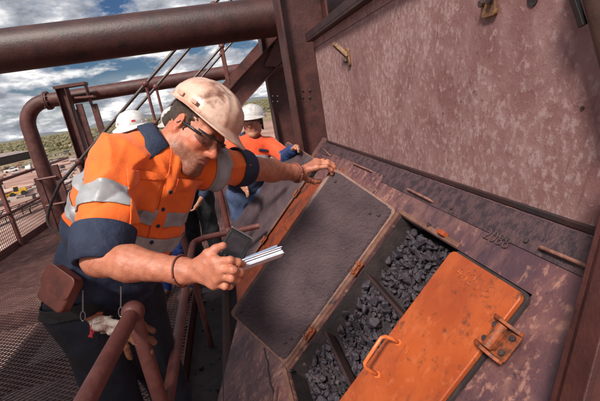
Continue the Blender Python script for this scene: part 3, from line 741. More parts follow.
# inner railing with ball joints -----------------------------------------------------
def inner_rail():
    t = thing('inner_railing', 'pinkish red tube railing with ball joints between deck and chute', 'railing', (-.37, 1.05, -.06))
    X = -.365; r = .0215
    b = at(133, 312, 1.09); zt_ = b[2]; yb = b[1]; X = b[0]
    m = MB(); m.tube([(X, yb, zt_), (X - .045, .35, zt_), (X - .05, -.2, zt_)], r, 20); auto(m.build('top_rail', M['rail'], t))
    m = MB(); m.ball((X, yb, zt_), .032, 24, 16); m.build('ball_joint', M['rail'], t, smooth=True)
    m = MB(); m.tube([(X, yb, zt_), (X, yb - .02, -.06)], r, 20); auto(m.build('post', M['rail'], t))
    zm = .80; q = (-.42, 2.59)
    mid = [(X + .01, -.2, zm), (X + .01, 1.2, zm), (X - .01, 2.42, zm)] + curve_pts([(X - .01, 2.44, zm), (X, 2.55, zm), (X + .07, 2.60, zm)], 5)[1:] + [(.09, 2.60, zm)]
    m = MB(); m.tube(mid, r * .95, 16); auto(m.build('mid_rail', M['rail'], t))
    m = MB(); m.tube([(-.435, 2.62, -.06), (-.435, 2.62, 1.2)], r * .95, 16); auto(m.build('post', M['rail'], t))
    jx = ony(229, 233, 2.62)
    m = MB(); m.tube([(jx[0], 2.64, .18), (jx[0], 2.64, 1.2)], r * .95, 16); auto(m.build('post', M['rail'], t))
    m = MB(); m.ball((jx[0], 2.62, zm), .032, 20, 14); m.build('ball_joint', M['rail'], t, smooth=True)
    m = MB(); m.tube([(-.435, 2.64, 1.18), (.25, 2.64, 1.18)], r * .95, 16); auto(m.build('top_rail', M['rail'], t))
inner_rail()
# near beam at lower right and near pipe at upper right
t = thing('slanting_beam', 'dark red slanting steel beam close at the lower right corner', 'beam', at(548, 420, .8))
a, b = at(603, 215, .66), at(547, 425, .66); d = b - a; d /= np.linalg.norm(d); sd = RC @ [1, 0, 0]; sd = sd - d * (sd @ d); sd /= np.linalg.norm(sd); u = np.cross(d, sd)
m = MB(); m.obox((a + b) / 2 + sd * .052 - d * .0, d * .32, sd * .05, u * .012); m.obox((a + b) / 2 + sd * .008 + u * .028, d * .32, sd * .006, u * .028 ); m.build('beam_web', M['beampaint'], t, bevel=.002)
t = thing('short_pipe', 'dark brown pipe end hanging close at the upper right corner', 'pipe', at(598, 20, .62))
a, b = at(596, -60, .71), at(640, 110, .69); m = MB(); m.tube([a, b], .040, 24); auto(m.build('pipe_wall', material('dark_brown_pipe', (.075, .035, .022), (.05, .024, .018), 20, .4, .6, .5, .2, 60), t))
m = MB(); c = at(577, 4, .66); m.bar(at(566, -25, .74), at(583, 26, .74), .014, .010, up=RC @ [1, 0, 0]); m.build('bracket', M['black'], t, bevel=.001)  # black bar added to stand for the dark gap beside the pipe

# unseen slab added behind the viewer to shade the lower deck
t = thing('added_shade_slab', 'added unseen slab on posts behind the viewer, shading the near deck', 'light blocker', (-3.4, -.5, 0))
m = MB(); m.box(-6.2, -1.55, -3.4, 1.15, 3.2, 3.26); m.build('shade_slab_plate', M['darksteel'], t)
for x, y in ((-5.9, -3.1), (-1.8, -3.1)):
    m = MB(); m.box(x - .09, x + .09, y - .09, y + .09, -1.6, 3.197); m.build('post', M['redsteel'], t)

# ================================================================== ORGANIC SURFACES (distance fields meshed by surface nets)
f32 = np.float32
class SDF:
    def __init__(s): s.ops = []; s.post = None
    def cap(s, a, b, ra, rb=None, k=.02): s.ops.append(('c', np.array(a, f32), np.array(b, f32), ra, ra if rb is None else rb, k, 1)); return s
    def chain(s, P, R, k=.02):
        for i in range(len(P) - 1): s.cap(P[i], P[i + 1], R[i], R[i + 1], k)
        return s
    def sph(s, c, r, k=.02, sign=1): s.ops.append(('s', np.array(c, f32), r, None, None, k, sign)); return s
    def ell(s, c, r, B=None, k=.02, sign=1): s.ops.append(('e', np.array(c, f32), np.array(r, f32), np.eye(3, dtype=f32) if B is None else np.array(B, f32), None, k, sign)); return s
    def cut(s, a, b, ra, rb=None, k=.01): s.ops.append(('c', np.array(a, f32), np.array(b, f32), ra, ra if rb is None else rb, k, -1)); return s
    def __call__(s, P):
        d = np.full(len(P), 9., f32)
        for o in s.ops:
            if o[0] == 'c':
                a, b, ra, rb = o[1:5]; ab = b - a; pa = P - a; h = np.clip(pa @ ab / max(float(ab @ ab), 1e-9), 0, 1)
                q = np.sqrt(((pa - h[:, None] * ab) ** 2).sum(1)) - (ra + (rb - ra) * h)
            elif o[0] == 's': q = np.sqrt(((P - o[1]) ** 2).sum(1)) - o[2]
            else:
                p = (P - o[1]) @ o[3].T; r = o[2]; k0 = np.sqrt(((p / r) ** 2).sum(1)); k1 = np.sqrt(((p / (r * r)) ** 2).sum(1)) + 1e-9
                q = k0 * (k0 - 1) / k1
                q = np.where(k0 < .05, -float(r.min()), q)
            k = max(o[5], 1e-4)
            if o[6] > 0: h = np.maximum(k - np.abs(d - q), 0) / k; d = np.minimum(d, q) - h * h * k * .25
            else: q = -q; h = np.maximum(k - np.abs(d - q), 0) / k; d = np.maximum(d, q) + h * h * k * .25
        if s.post is not None: d = d + s.post(P)
        return d.astype(f32)
def nets(sdf, lo, hi, vox, name='m'):
    lo = np.array(lo, float) - vox * 3; hi = np.array(hi, float) + vox * 3; B = 8
    nb = np.ceil((hi - lo) / (vox * B)).astype(int)
    gi = np.stack(np.meshgrid(*[np.arange(k) for k in nb], indexing='ij'), -1).reshape(-1, 3)
    cen = (lo + (gi + .5) * vox * B).astype(f32)
    d = sdf(cen); act = gi[np.abs(d) < vox * B * .87 * 1.45 + .01]
    loc = np.stack(np.meshgrid(*[np.arange(-1, B + 1)] * 3, indexing='ij'), -1).reshape(-1, 3)
    n = B + 2; VK = []; VP = []; Q = []
    dims = nb * B + 8
    key = lambda c: ((c[..., 0] + 2) * dims[1] + (c[..., 1] + 2)) * dims[2] + (c[..., 2] + 2)
    cc = np.stack(np.meshgrid(*[np.arange(B + 1)] * 3, indexing='ij'), -1).reshape(-1, 3)   # cell index +1
    corner = [(i, j, k) for i in (0, 1) for j in (0, 1) for k in (0, 1)]
    edges = [(a, b) for a in range(8) for b in range(a + 1, 8) if sum(abs(corner[a][q] - corner[b][q]) for q in range(3)) == 1]
    CA = np.array(corner)
    for c0 in range(0, len(act), 400):
        ac = act[c0:c0 + 400]; P = lo + (ac[:, None, :] * B + loc[None]) * vox
        D = sdf(P.reshape(-1, 3).astype(f32)).reshape(len(ac), n, n, n)
        D[D == 0] = 1e-7
        cv = np.stack([D[:, i:i + B + 1, j:j + B + 1, k:k + B + 1] for i, j, k in corner], -1)
        ins = cv < 0; mixd = ins.any(-1) & ~ins.all(-1)
        bi, ci, cj, ck = np.nonzero(mixd); v = cv[bi, ci, cj, ck]
        acc = np.zeros((len(bi), 3)); cnt = np.zeros(len(bi))
        for a, b in edges:
            x = (v[:, a] < 0) != (v[:, b] < 0); t = np.where(x, v[:, a] / np.where(x, v[:, a] - v[:, b], 1), 0)
            acc += np.where(x[:, None], CA[a] + t[:, None] * (CA[b] - CA[a]), 0); cnt += x
        cell = ac[bi] * B + np.stack([ci, cj, ck], -1) - 1
        VP.append(lo + (cell + acc / cnt[:, None]) * vox); VK.append(key(cell))
        for ax in range(3):                       # quads around grid edges owned by this block
            sl = [slice(1, B + 1)] * 3; s2 = list(sl); s2[ax] = slice(2, B + 2)
            A = D[(slice(None), *sl)] < 0; Bq = D[(slice(None), *s2)] < 0
            bi, i, j, k = np.nonzero(A != Bq); g = ac[bi] * B + np.stack([i, j, k], -1)
            u, w = (ax + 1) % 3, (ax + 2) % 3; eu = np.zeros(3, int); eu[u] = 1; ew = np.zeros(3, int); ew[w] = 1
            q = np.stack([key(g - eu - ew), key(g - ew), key(g), key(g - eu)], -1)
            fl = ~A[bi, i, j, k]; q[fl] = q[fl][:, ::-1]; Q.append(q)
    VK = np.concatenate(VK); VP = np.concatenate(VP); Q = np.concatenate(Q)
    uk, ix = np.unique(VK, return_index=True); VP = VP[ix]
    qi = np.searchsorted(uk, Q); qi = np.clip(qi, 0, len(uk) - 1); ok = (uk[qi] == Q).all(1); qi = qi[ok]
    me = bpy.data.meshes.new(name); me.vertices.add(len(VP)); me.vertices.foreach_set('co', VP.ravel())
    me.loops.add(len(qi) * 4); me.loops.foreach_set('vertex_index', qi.ravel().astype(np.int32))
    me.polygons.add(len(qi)); me.polygons.foreach_set('loop_start', np.arange(0, len(qi) * 4, 4, dtype=np.int32))
    me.polygons.foreach_set('use_smooth', np.ones(len(qi), bool)); me.update(calc_edges=True); me.validate()
    return me
def bounds(sdf, pad=.0):
    lo = np.full(3, 1e9); hi = -lo
    for o in sdf.ops:
        if o[6] < 0: continue
        if o[0] == 'c': r = max(o[3], o[4]); pts = [o[1], o[2]]
        elif o[0] == 's': r = o[2]; pts = [o[1]]
        else: r = float(o[2].max()); pts = [o[1]]
        for p in pts: lo = np.minimum(lo, p - r); hi = np.maximum(hi, p + r)
    return lo - pad, hi + pad
def verts(me): a = np.empty(len(me.vertices) * 3, f32); me.vertices.foreach_get('co', a); return a.reshape(-1, 3)
def colour(me, C, name='tint'):
    at_ = me.color_attributes.new(name, 'FLOAT_COLOR', 'POINT'); a = np.ones((len(C), 4), f32); a[:, :3] = C; at_.data.foreach_set('color', a.ravel())
def nrm(v): v = np.array(v, float); return v / np.linalg.norm(v)
def cutout(src, planes, name, mat, parent, off=.0018, thick=.003, test=None, label=None):
    """the piece of a garment between planes, set proud of it: a tape band, a pocket, a coloured panel"""
    bm = bmesh.new(); bm.from_mesh(src.data)
    for p, n in planes:
        bmesh.ops.bisect_plane(bm, geom=bm.verts[:] + bm.edges[:] + bm.faces[:], plane_co=Vector(p), plane_no=Vector(n), clear_inner=True, clear_outer=False)
    if test:
        bad = [f for f in bm.faces if not test(np.array(f.calc_center_median()))]
        bmesh.ops.delete(bm, geom=bad, context='FACES')
    bm.normal_update()
    for v in bm.verts: v.co += v.normal * off
    me = bpy.data.meshes.new(name); bm.to_mesh(me); bm.free()
    me.materials.clear(); me.polygons.foreach_set('use_smooth', [True] * len(me.polygons))
    o = link(name, me, mat, None); o.parent = parent; 
    w = Vector((0, 0, 0)); p = parent
    while p is not None: w += p.location; p = p.parent
    o.location = -w
    if thick:
        m = o.modifiers.new('s', 'SOLIDIFY'); m.thickness = thick; m.offset = 1
    if label: o['label'] = label
    return o
def folds(amp, centres, freq=1.0, seed=0.):
    """cloth creases: warped ridges, stronger near the given joints"""
    r = np.random.default_rng(int(seed * 10) + 3); D = [nrm(r.normal(size=3)) for _ in range(5)]; W2 = [nrm(r.normal(size=3)) for _ in range(5)]
    cs = [(np.array(c, f32), rad, np.array(nrm(ax), f32), fr) for c, rad, ax, fr in centres]
    def f(P):
        o = np.zeros(len(P), f32)
        for i in range(4):
            w = np.sin(P @ W2[i].astype(f32) * 17 * freq + i) * 1.2 + np.sin(P @ D[(i + 2) % 5].astype(f32) * 31 * freq) * .5
            o += np.sin(P @ D[i].astype(f32) * (26 + 9 * i) * freq + w * 1.6) * (1 / (1 + .5 * i))
        o *= amp * .32
        for j in range(3):
            dj = D[j + 1].astype(f32); wq = P @ dj * (19 + 7 * j) * freq + 1.9 * np.sin(P @ W2[j].astype(f32) * 9 * freq + j) + .8 * np.sin(P @ D[(j + 3) % 5].astype(f32) * 24 * freq)
            gate = .5 + .5 * np.sin(P @ W2[j + 1].astype(f32) * 15 * freq + 2 * j)
            o -= amp * 1.15 * gate * np.maximum(0, 1 - np.abs(np.sin(wq * .5)) * 2.3) ** 1.3
        for c, rad, ax, fr in cs:
            q = P - c; t = q @ ax; g = np.exp(-(q ** 2).sum(1) / (rad * rad))
            wv = t * fr + 1.6 * np.sin(q @ D[0].astype(f32) * 22) + 1.1 * np.sin(q @ D[3].astype(f32) * 37 + 1)
            rd = 1 - np.abs(np.sin(wv * .5)) * 2
            o += amp * 1.25 * g * rd * .7
        return o
    return f

class Pose: pass
def head_frame(fwd, up):
    f = nrm(fwd); u = np.array(up, float); u = nrm(u - f * (u @ f)); r = np.cross(f, u); return r, f, u   # right, forward, up
def head_sdf(s, C, H, sc=1., female=False, smile=0):
    r, f, u = H; B = np.array([r, f, u])
    def p(x, y, z): return C + (r * x + f * y + u * z) * sc
    e = lambda c, R, k=.02, sg=1: s.ell(p(*c), np.array(R) * sc, B, k, sg)
    e((0, -.012, .030), (.076, .098, .092)); e((0, .030, -.035), (.060, .062, .080), .03)
    for x in (-1, 1):
        s.cap(p(x * .056, .002, -.045), p(x * .050, .018, -.075), .017, .016, .03)
        s.cap(p(x * .050, .018, -.075), p(x * .018, .066, -.108), .017, .017, .03)
        s.sph(p(x * .041, .064, -.018), .021, .025)
    s.cap(p(-.012, .076, -.106), p(.012, .076, -.106), .0175, .0175, .025)
    s.cap(p(-.034, .080, .022), p(.034, .080, .022), .013, .013, .022)
    for x in (-1, 1): s.sph(p(x * .031, .100, .004), .0145, .016, -1)
    for x in (-1, 1): s.sph(p(x * .030, .0785, .003), .0125, .003)
    for x in (-1, 1): s.cap(p(x * .020, .088, .009), p(x * .041, .083, .008), .0035, .0035, .004)
    s.cap(p(0, .090, .014), p(0, .113, -.026), .0075, .0105, .014); s.sph(p(0, .113, -.030), .0115, .008)
    for x in (-1, 1): s.sph(p(x * .012, .100, -.033), .0085, .008)
    e((0, .082, -.060), (.030, .016, .022), .02)
    e((0, .0935, -.0575), (.023 + .006 * smile, .0085, .0055), .005); e((0, .0935, -.0690), (.020 + .006 * smile, .0095, .0062), .005)
    s.cut(p(-.023, .096, -.0632 + .004 * smile), p(0, .1035, -.0632 - .002 * smile), .0016, .0016, .003); s.cut(p(.023, .096, -.0632 + .004 * smile), p(0, .1035, -.0632 - .002 * smile), .0016, .0016, .003)
    for x in (-1, 1):
        s.cut(p(x * .020, .108, -.034), p(x * .034, .090, -.062), .0012, .0012, .006)
        Be = np.array([nrm(r * .95 + f * -.3 * x), nrm(f + u * -.2 + r * .3 * x), nrm(u + f * .2)])
        s.ell(p(x * .080, -.010, .002), np.array((.0085, .019, .032)) * sc, Be, .006)
        s.ell(p(x * .088, -.006, .006), np.array((.006, .010, .018)) * sc, Be, .006, -1)
        s.sph(p(x * .079, -.004, -.026), .008, .006)
    return p
def helmet(C, H, mat, parent, sc=1., cz=.045, label=None, peak=.052):
    r, f, u = H; n1, n2 = 96, 44; vs = []; fs = []
    def P(x, y, z): return C + (r * x + f * y + u * (z + cz)) * sc
    def prof(t): pass
    rows = []
    for i in range(n2 + 1):
        row = []
        for k in range(n1):
            a = 2 * math.pi * k / n1; ca, sa = math.cos(a), math.sin(a)    # a=0 right, pi/2 front
            if i <= 32:
                th = (i / 32) * math.pi / 2; ex = .92
                rad = math.sin(th) ** ex; z = .112 * math.cos(th) ** .88 if th < math.pi / 2 - 1e-6 else 0
                x = .116 * rad * ca; y = .138 * rad * sa
                # crown ridges
                if z > .03:
                    rd = math.exp(-((abs(x) - .0) / .026) ** 6) * .0045 * min(1, (z - .03) / .03); z += rd
                    for q in (.052,): z += .0028 * math.exp(-((abs(x) - q) / .008) ** 2) * min(1, (z - .03) / .03)
                # band step low on shell
                if 26 <= i: x *= 1.012; y *= 1.012
                if sa > .35 and i > 17: 
                    q = max(0, 1 - abs(abs(ca) - .42 - (32 - i) * .012) / .07); x *= 1 + .02 * q; y *= 1 + .02 * q
            else:
                t = (i - 32) / (n2 - 32); fr = max(0, sa) ** 1.5
                w = .010 + peak * fr; wl = w * t
                drop = -.006 * t - .020 * (t ** 1.2) * fr - .004 * math.sin(t * math.pi)
                if t > .93: drop -= .004
                x = (.1175 + wl) * ca; y = (.140 + wl) * sa; z = drop
            row.append(P(x, y, z))
        rows.append(row)
    for row in rows: vs += row
    for i in range(n2):
        for k in range(n1):
            k2 = (k + 1) % n1; q = (i * n1 + k, (i + 1) * n1 + k, (i + 1) * n1 + k2, i * n1 + k2); fs.append(q if i else q)
    m = MB(); m.add(vs, fs); me = m.mesh('helmet')
    bm = bmesh.new(); bm.from_mesh(me); bmesh.ops.remove_doubles(bm, verts=bm.verts, dist=1e-5); bmesh.ops.recalc_face_normals(bm, faces=bm.faces); bm.to_mesh(me); bm.free()
    o = link('helmet', me, mat, parent, smooth=True); so = o.modifiers.new('s', 'SOLIDIFY'); so.thickness = .003; so.offset = -1
    if label: o['label'] = label
    # rim gutter line and clips
    for x, y, z in ((.1215, -.03, .012), (.1215, .035, .012), (-.1215, -.03, .012), (-.1215, .035, .012)):
        m = MB(); m.obox(P(x, y, z), r * .003, f * .012, u * .006); m.build('clip', mat, o, bevel=.002)
    # harness band inside
    m = MB(); pts = [P(.088 * math.cos(t), -.008 + .108 * math.sin(t), -.004) for t in np.linspace(0, 2 * math.pi, 33)]
    vs = []; fs = []
    for q in pts: vs += [q, q + u * .022]
    for i in range(32): fs.append((2 * i, 2 * i + 2, 2 * i + 3, 2 * i + 1))
    m.add(vs, fs); h = m.build('headband', M['frame'], o, smooth=True); s2 = h.modifiers.new('s', 'SOLIDIFY'); s2.thickness = .002
    return o
def hair(C, H, mat, parent, sc=1., female=False, vox=.004):
    r, f, u = H; s = SDF(); B = np.array([r, f, u]); p = lambda x, y, z: C + (r * x + f * y + u * z) * sc
    s.ell(p(0, -.020, .034), np.array((.081, .097, .092)) * sc, B, .01)
    s.cap(p(-.035, -.088, -.020), p(.035, -.088, -.020), .018, .018, .03)
    if female:
        s.chain([p(-.03, -.09, .0), p(.0, -.11, -.03), p(.02, -.10, -.10)], [.035, .032, .02], .03)
        for x in (-1, 1): s.cap(p(x * .075, .0, .03), p(x * .082, -.02, -.055), .014, .010, .02)
    else:
        for x in (-1, 1): s.cap(p(x * .0735, .012, .030), p(x * .0755, .014, -.012), .007, .004, .01)
    s.ell(p(0, .075, -.02), np.array((.085, .082, .10)) * sc, B, .008, -1)       # clear of the face
    if not female:
        for x in (-1, 1): s.ell(p(x * .085, -.006, .0), np.array((.02, .022, .036)) * sc, B, .006, -1)
    dd = [nrm(rng.normal(size=3)).astype(f32) for _ in range(3)]; fu = u.astype(f32)
    s.post = lambda P: (.0014 * np.sin(P @ dd[0] * 480) + .0012 * np.sin(P @ dd[1] * 330 + 3 * np.sin(P @ fu * 60))).astype(f32)
    lo, hi = bounds(s); me = nets(s, lo, hi, vox, 'hair'); return link('hair', me, mat, parent)
def glasses(C, H, parent, lens, sc=1., rim=True):
    r, f, u = H; p = lambda x, y, z: C + (r * x + f * y + u * z) * sc
    m = MB()
    for x in (-1, 1):
        m.tube([p(x * .070, .082, .010), p(x * .079, .050, .010), p(x * .083, .0, .008), p(x * .082, -.012, -.004)], [.0036, .0040, .003, .002], 8)
    P_ = [p(.072 * math.sin(t), .112 - .036 * (1 - math.cos(t * .95)) - .018 * abs(math.sin(t)) ** 3, .019) for t in np.linspace(-1.45, 1.45, 21)]
    m.tube(P_, .0024, 8)
    g = m.build('safety_glasses', M['frame'], parent, smooth=True)
    m = MB(); n1, n2 = 26, 8; vs = []; fs = []
    for i in range(n1 + 1):
        t = -1.42 + 2.84 * i / n1
        for j in range(n2 + 1):
            v = j / n2; ht = .036 * (1 - .35 * max(0, 1 - abs(math.sin(t)) * 4)) * (1 - .35 * abs(math.sin(t)) ** 6)
            vs.append(p(.072 * math.sin(t), .112 - .036 * (1 - math.cos(t * .95)) - .018 * abs(math.sin(t)) ** 3 - .006 * v * v, .018 - v * ht))
    for i in range(n1):
        for j in range(n2): q = i * (n2 + 1) + j; fs.append((q, q + 1, q + n2 + 2, q + n2 + 1))
    m.add(vs, fs); m.build('lens', lens, g, smooth=True)
    return g
def face_colour(me, C, H, base, stubble=0., lip=(.45, .14, .11), red=.5, sc=1.):
    V = verts(me); r, f, u = H; q = (V - C) / sc; x, y, z = q @ r, q @ f, q @ u
    c = np.tile(np.array(base, float), (len(V), 1))
    def blend(w, col): 
        nonlocal c; w = np.clip(w, 0, 1)[:, None]; c = c * (1 - w) + np.array(col) * w
    g = lambda px, py, pz, s_: np.exp(-(((np.abs(x) - px) ** 2 + (y - py) ** 2 + (z - pz) ** 2) / s_ ** 2))
    if red: blend(red * (g(.04, .08, -.02, .03) + g(0, .115, -.028, .018) + .9 * g(.082, -.01, .0, .03)), (base[0] * 1.05, base[1] * .55, base[2] * .45))
    blend(red * .8 * (z < -.10) * (np.linalg.norm(q, axis=1) < .26), (base[0] * .95, base[1] * .62, base[2] * .55))
    if stubble:
        jaw = np.clip((-.040 - z) / .02, 0, 1) * np.clip((y + .01) / .03, 0, 1) * (z > -.14) * (np.abs(x) < .085); nz_ = .55 + .45 * np.modf(np.abs(np.sin(x * 912.7 + y * 371.3 + z * 777.1) * 4375.85))[0]
        blend(stubble * jaw * nz_, (.16, .08, .055))
        blend(.8 * g(.030, .092, .024, .012), (.10, .05, .03)); blend(.7 * g(.018, .095, .023, .008), (.10, .05, .03))
    else: blend(.85 * g(.030, .092, .024, .011), (.03, .02, .015))
    lm = np.exp(-((x / .021) ** 4 + ((z + .0632) / .0105) ** 4)) * (y > .085); blend(lm, lip)
    for sx in (-1, 1):
        ey = C + (r * sx * .030 + f * .0785 + u * .003) * sc; d = np.linalg.norm(V - ey, axis=1)
        w = (d < .0134 * sc) & (y > .084); c[w] = (.62, .58, .55)
        w = w & (np.hypot(x - sx * .030, z - .001) < .0058); c[w] = (.05, .03, .02)
    colour(me, c)
def hand(s, W, K, FI, TH, rf=.0085, palm=.0135):
    """wrist W, knuckles K (4), each finger a list of joints after its knuckle, thumb chain TH from near the wrist"""
    W = np.array(W)
    for i, kk in enumerate(K): s.cap(W + (np.array(kk) - W) * .12, kk, palm, palm * .82, .014)
    for i in range(3): s.cap(K[i], K[i + 1], palm * .72, palm * .72, .010)
    for i, (kk, fg) in enumerate(zip(K, FI)):
        rr = rf * (1., 1.03, .97, .85)[i]; P = [kk] + fg; R_ = [rr * 1.12, rr * 1.04, rr * .96, rr * .85][:len(P)]
        for j in range(len(P) - 1): s.cap(P[j], P[j + 1], R_[j], R_[j + 1], .004)
        for j in range(1, len(P) - 1): s.sph(P[j], R_[j] * 1.10, .004)
    rr = rf * 1.18; s.cap(TH[0], TH[1], rr * 1.75, rr * 1.25, .018)
    for j in range(1, len(TH) - 1): s.cap(TH[j], TH[j + 1], rr * (1.2 - .08 * j), rr * (1.1 - .1 * j), .006)

def torso_frame(P):
    Rt = nrm(P['rsh'] - P['lsh']); A = nrm(P['neck'] - P['pel']); Rt = nrm(Rt - A * (Rt @ A)); return Rt, np.cross(A, Rt), A
def shirt_sdf(P, w=1., sleeve=1.08, sl2=None):
    Rt, Fr, A = torso_frame(P); B = np.array([Rt, Fr, A]); s = SDF(); pel, nk = P['pel'], P['neck']; L_ = np.linalg.norm(nk - pel)
    c = lambda t, y=0, x=0: pel + A * L_ * t + Fr * y + Rt * x
    s.ell(c(.70, .012), (.170 * w, .118 * w, .19), B, .05); s.ell(c(.35, .025), (.158 * w, .128 * w, .19), B, .08); s.ell(c(.02, .0), (.165 * w, .125 * w, .13), B, .06)
    s.cap(nk - A * .035, P['rsh'], .062, .066 * w, .06); s.cap(nk - A * .035, P['lsh'], .062, .066 * w, .06)
    for a, b in (('rsh', 'relb'), ('lsh', 'lelb')):
        e = P[a] + (P[b] - P[a]) * (sleeve if a == 'rsh' or sl2 is None else sl2); s.cap(P[a], e, .073 * w, .064 * w, .035)
    return s, B, c
def trouser_sdf(P, w=1.):
    Rt, Fr, A = torso_frame(P); A = nrm(A + np.array([0, 0, 1.2])); B = np.array([Rt, np.cross(A, Rt), A]); s = SDF()
    s.ell(P['pel'] + A * -.02, (.168 * w, .122 * w, .13), B, .04)
    for k in 'rl':
        h, kn, an = P[k + 'hip'], P[k + 'kn'], P[k + 'an']
        s.cap(h, kn, .098 * w, .072 * w, .05); s.cap(kn, an + (an - kn) * 0, .068 * w, .062 * w, .03)
    return s
def body_sdf(P, arm=1.):
    Rt, Fr, A = torso_frame(P); B = np.array([Rt, Fr, A]); s = SDF(); pel, nk = P['pel'], P['neck']; L_ = np.linalg.norm(nk - pel)
    s.ell(pel + A * L_ * .68, (.145, .095, .17), B, .05); s.ell(pel + A * L_ * .3, (.13, .10, .17), B, .06); s.ell(pel, (.14, .10, .10), B, .05)
    for k in 'rl':
        s.cap(nk - A * .05, P[k + 'sh'], .05, .052, .05); s.cap(P[k + 'sh'], P[k + 'elb'], .050 * arm, .042 * arm, .03)
        h, kn, an = P[k + 'hip'], P[k + 'kn'], P[k + 'an']; s.cap(pel, h, .09, .085, .05); s.cap(h, kn, .078, .054, .03); s.cap(kn, an, .052, .036, .03)
    return s
def forearm(s, E_, W_, re=.043, rw=.029):
    d = W_ - E_; s.cap(E_, E_ + d * .35, re, re * 1.05, .02); s.cap(E_ + d * .35, W_ - d * .08, re * 1.05, rw, .02); s.cap(W_ - d * .1, W_, rw, rw * .98, .02)
def relaxed_hand(s, W, d, side, back):
    """a lightly curled hand: direction d, back-of-hand normal, thumb on side"""
    d, side, back = nrm(d), nrm(side), nrm(back); K = [W + d * .085 + side * (.032 - .021 * i) + d * (-.004 * abs(i - 1)) for i in range(4)]; FI = []
    for i, k in enumerate(K):
        l = (.040, .045, .041, .032)[i]; d1 = nrm(d - back * .45); d2 = nrm(d * .5 - back); d3 = nrm(d * .1 - back)
        FI.append([k + d1 * l, k + d1 * l + d2 * l * .62, k + d1 * l + d2 * l * .62 + d3 * l * .5])
    T0 = W + d * .02 + side * .02; T1 = T0 + nrm(d + side * .8) * .042; TH = [T0, T1, T1 + nrm(d + side * .2 - back * .3) * .032, T1 + nrm(d + side * .1 - back * .5) * .055]
    hand(s, W, K, FI, TH)
def collar(P, C, mat, parent, r0=.066, h=.045, open_=.55, name='collar', flare=.020, axis=None):
    Rt, Fr, A = torso_frame(P); nk = P['neck']; A = nrm(C - nk) if axis is None else axis; Rt = nrm(Rt - A * (A @ Rt)); Fr = np.cross(A, Rt)
    m = MB(); n = 48; vs = []; fs = []
    prof = [(.0, -.035), (.0, .25 * h), (.003, h), (.010, h * 1.02), (flare * .9, h * .35), (flare * 1.3, -.012)]
    for i in range(n + 1):
        a = -math.pi / 2 + open_ + (2 * math.pi - 2 * open_) * i / n - math.pi    # opening at the front
        fr = max(0, 1 - min(i, n - i) / 6)
        for (dr, z) in prof:
            rr = r0 + dr; zz = z - (.030 * fr if dr > .011 else 0); rr += .012 * fr if dr > .011 else 0
            vs.append(nk + A * (zz - .005) + Rt * math.cos(a) * rr * 1.02 - Fr * math.sin(a) * rr * 1.0 * -1)
    k = len(prof)
    for i in range(n):
        for j in range(k - 1): q = i * k + j; fs.append((q, q + k, q + k + 1, q + 1))
    m.add(vs, fs); o = m.build(name, mat, parent, smooth=True)
    so = o.modifiers.new('s', 'SOLIDIFY'); so.thickness = .004; so.offset = 0; sb = o.modifiers.new('u', 'SUBSURF'); sb.levels = 1; sb.render_levels = 1
    return o
def boots(P, mat, parent):
    for k in 'rl':
        an, to = P[k + 'an'], P[k + 'toe']; s = SDF(); an0 = an * 1.
        s.cap(an + [0, 0, .10], an + [0, 0, -.01], .058, .056, .02); s.cap(np.array([an[0], an[1], .052]), to, .046, .042, .03); s.sph(to + (0, 0, .008), .046, .02)
        s.cap(np.array([an[0], an[1], .05]) - nrm(to - an) * .03, np.array([an[0], an[1], .05]), .045, .045, .02)
        lo, hi = bounds(s); me = nets(s, lo, hi, .007, 'boot'); link('boot', me, mat, parent)
def legs(P, pel, yaw, stance=.11, toe=.17, hipz=.93):
    R2 = np.array([math.cos(yaw), math.sin(yaw), 0]); F2 = np.array([-math.sin(yaw), math.cos(yaw), 0])   # R2 = person's right when facing F2
    for k, s_ in (('r', 1), ('l', -1)):
        P[k + 'hip'] = pel + R2 * .092 * s_ - [0, 0, .05]
        a = np.array([pel[0], pel[1], 0]) + R2 * s_ * stance; P[k + 'an'] = a + [0, 0, .09]; P[k + 'kn'] = (P[k + 'hip'] + P[k + 'an']) / 2 + F2 * .03; P[k + 'toe'] = np.array([*(a + F2 * toe)[:2], .045])

